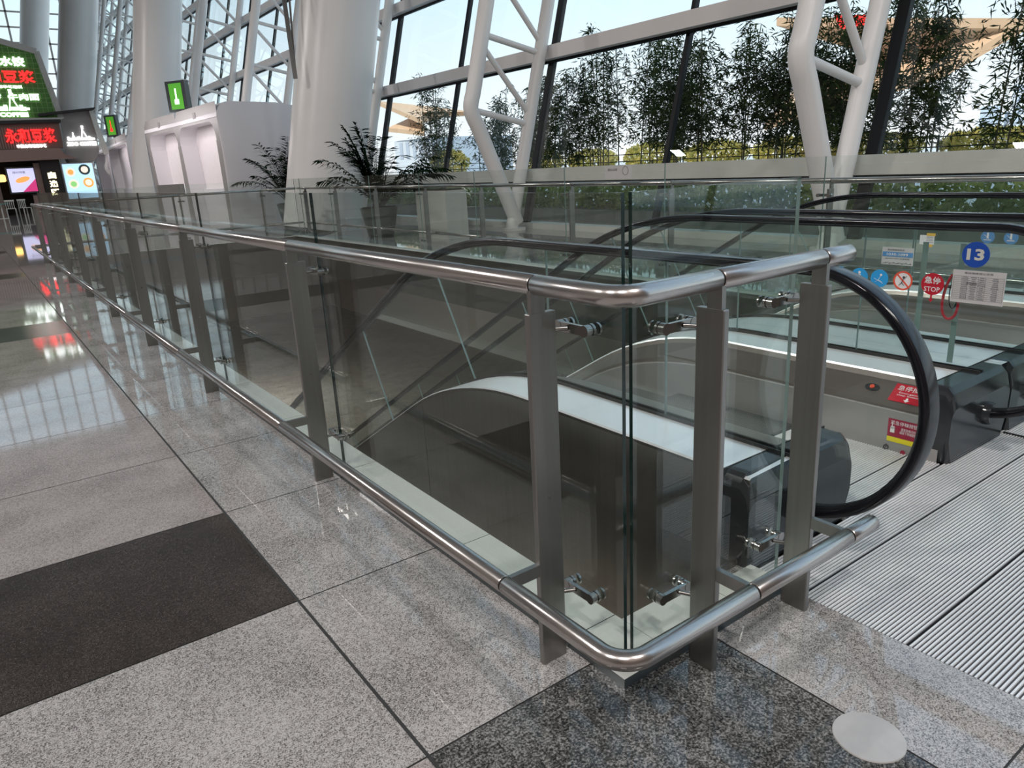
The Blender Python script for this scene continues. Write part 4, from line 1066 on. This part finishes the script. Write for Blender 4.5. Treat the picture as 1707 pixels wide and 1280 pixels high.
LB = ['yellow green tree left of the bamboo row, below the tan canopy', 'yellow green tree behind the hazy bamboo', 'yellow tree seen low through the middle truss', 'yellow tree low behind the bamboo right of the middle truss', 'yellow tree low behind the central bamboo', 'yellow tree low behind the bamboo right of the central mullion', 'yellow green tree low behind the right truss', 'green tree low behind the bamboo at the right']
for i, ((x, y, h), lab) in enumerate(zip(TR, LB)):
    t = thing('distant_tree', lab, 'tree', (x, y, -.25), 'trees beyond the bamboo')
    leafmass('crown', -1.8, 1.8, -3.3, 3.3, .5, h, 1600, .42, m_tree, t, 40 + i, blob=True); MB().tube([(0, 0, 0), (0, 0, h * .6)], .12, 8).build('trunk', m_culm, t)
def canopy(pts, lab, th=.5):
    b = MB(); top = [Vector(p) for p in pts]; c = sum(top, Vector()) / len(top) + Vector((0, 0, .6)); n = len(top)
    vs = top + [c] + [p - Vector((0, 0, th)) for p in top] + [c - Vector((0, 0, th))]
    b.add(vs, [[i, (i + 1) % n, n] for i in range(n)] + [[n + 1 + i, n + 1 + (i + 1) % n, 2 * n + 1] for i in range(n)] + [[i, (i + 1) % n, n + 1 + (i + 1) % n, n + 1 + i] for i in range(n)])
    o = b.build('membrane_roof', m_tan); tag(o, lab, 'roof'); return o
cnp = canopy([(44, 30.5, 9.6), (45, 16.2, 7.2), (45, 20.2, 5.3), (44, 31, 3.2), (52, 34, 6), (54, 20, 8)], 'large tan membrane roof beyond the bamboo at the upper right')
canopy([(44, 88.5, 9.9), (45, 79.2, 6.9), (45.5, 79.5, 5.6), (45, 88, 6.6), (56, 92, 8.6), (56, 84, 8.2)], 'tan roof with pointed eave seen left of the hazy bamboo')
MB().prism([(24.1, 8.6), (26.0, 8.9), (25.5, 8.1), (24.2, 8.15)], 0, 43.2, 43.8).build('red_panel', e_red, cnp)
t = thing('distant_building', 'pale building with blue strips below the tan roof, left of the hazy bamboo', 'building', (46, 84, -.25))
MB().box(0, 12, -5, 4.5, 0, 5.2).build('wall', m_bldg, t)
for i in range(5): MB().box(-.05, 0, -4.5 + i * 1.7, -3.7 + i * 1.7, 2.9, 4.9).build('window_strip', m_bldgs, t)
for (x, y, w_, h_, lab) in ((150, 53.5, 3.2, 10.5, 'hazy tall block in the gap between the two right bamboo clumps'), (150, 57.5, 4.5, 6.0, 'lower hazy block beside the tall one in the right gap')):
    t = thing('distant_building', lab, 'building', (x, y, -.25)); MB().box(0, 10, 0, w_, 0, h_).build('wall', m_bldg, t)
    for i in range(5): MB().box(-.05, 0, .5, w_ - .5, 2 + i * h_ / 6, 3.2 + i * h_ / 6).build('window_strip', m_bldgs, t)
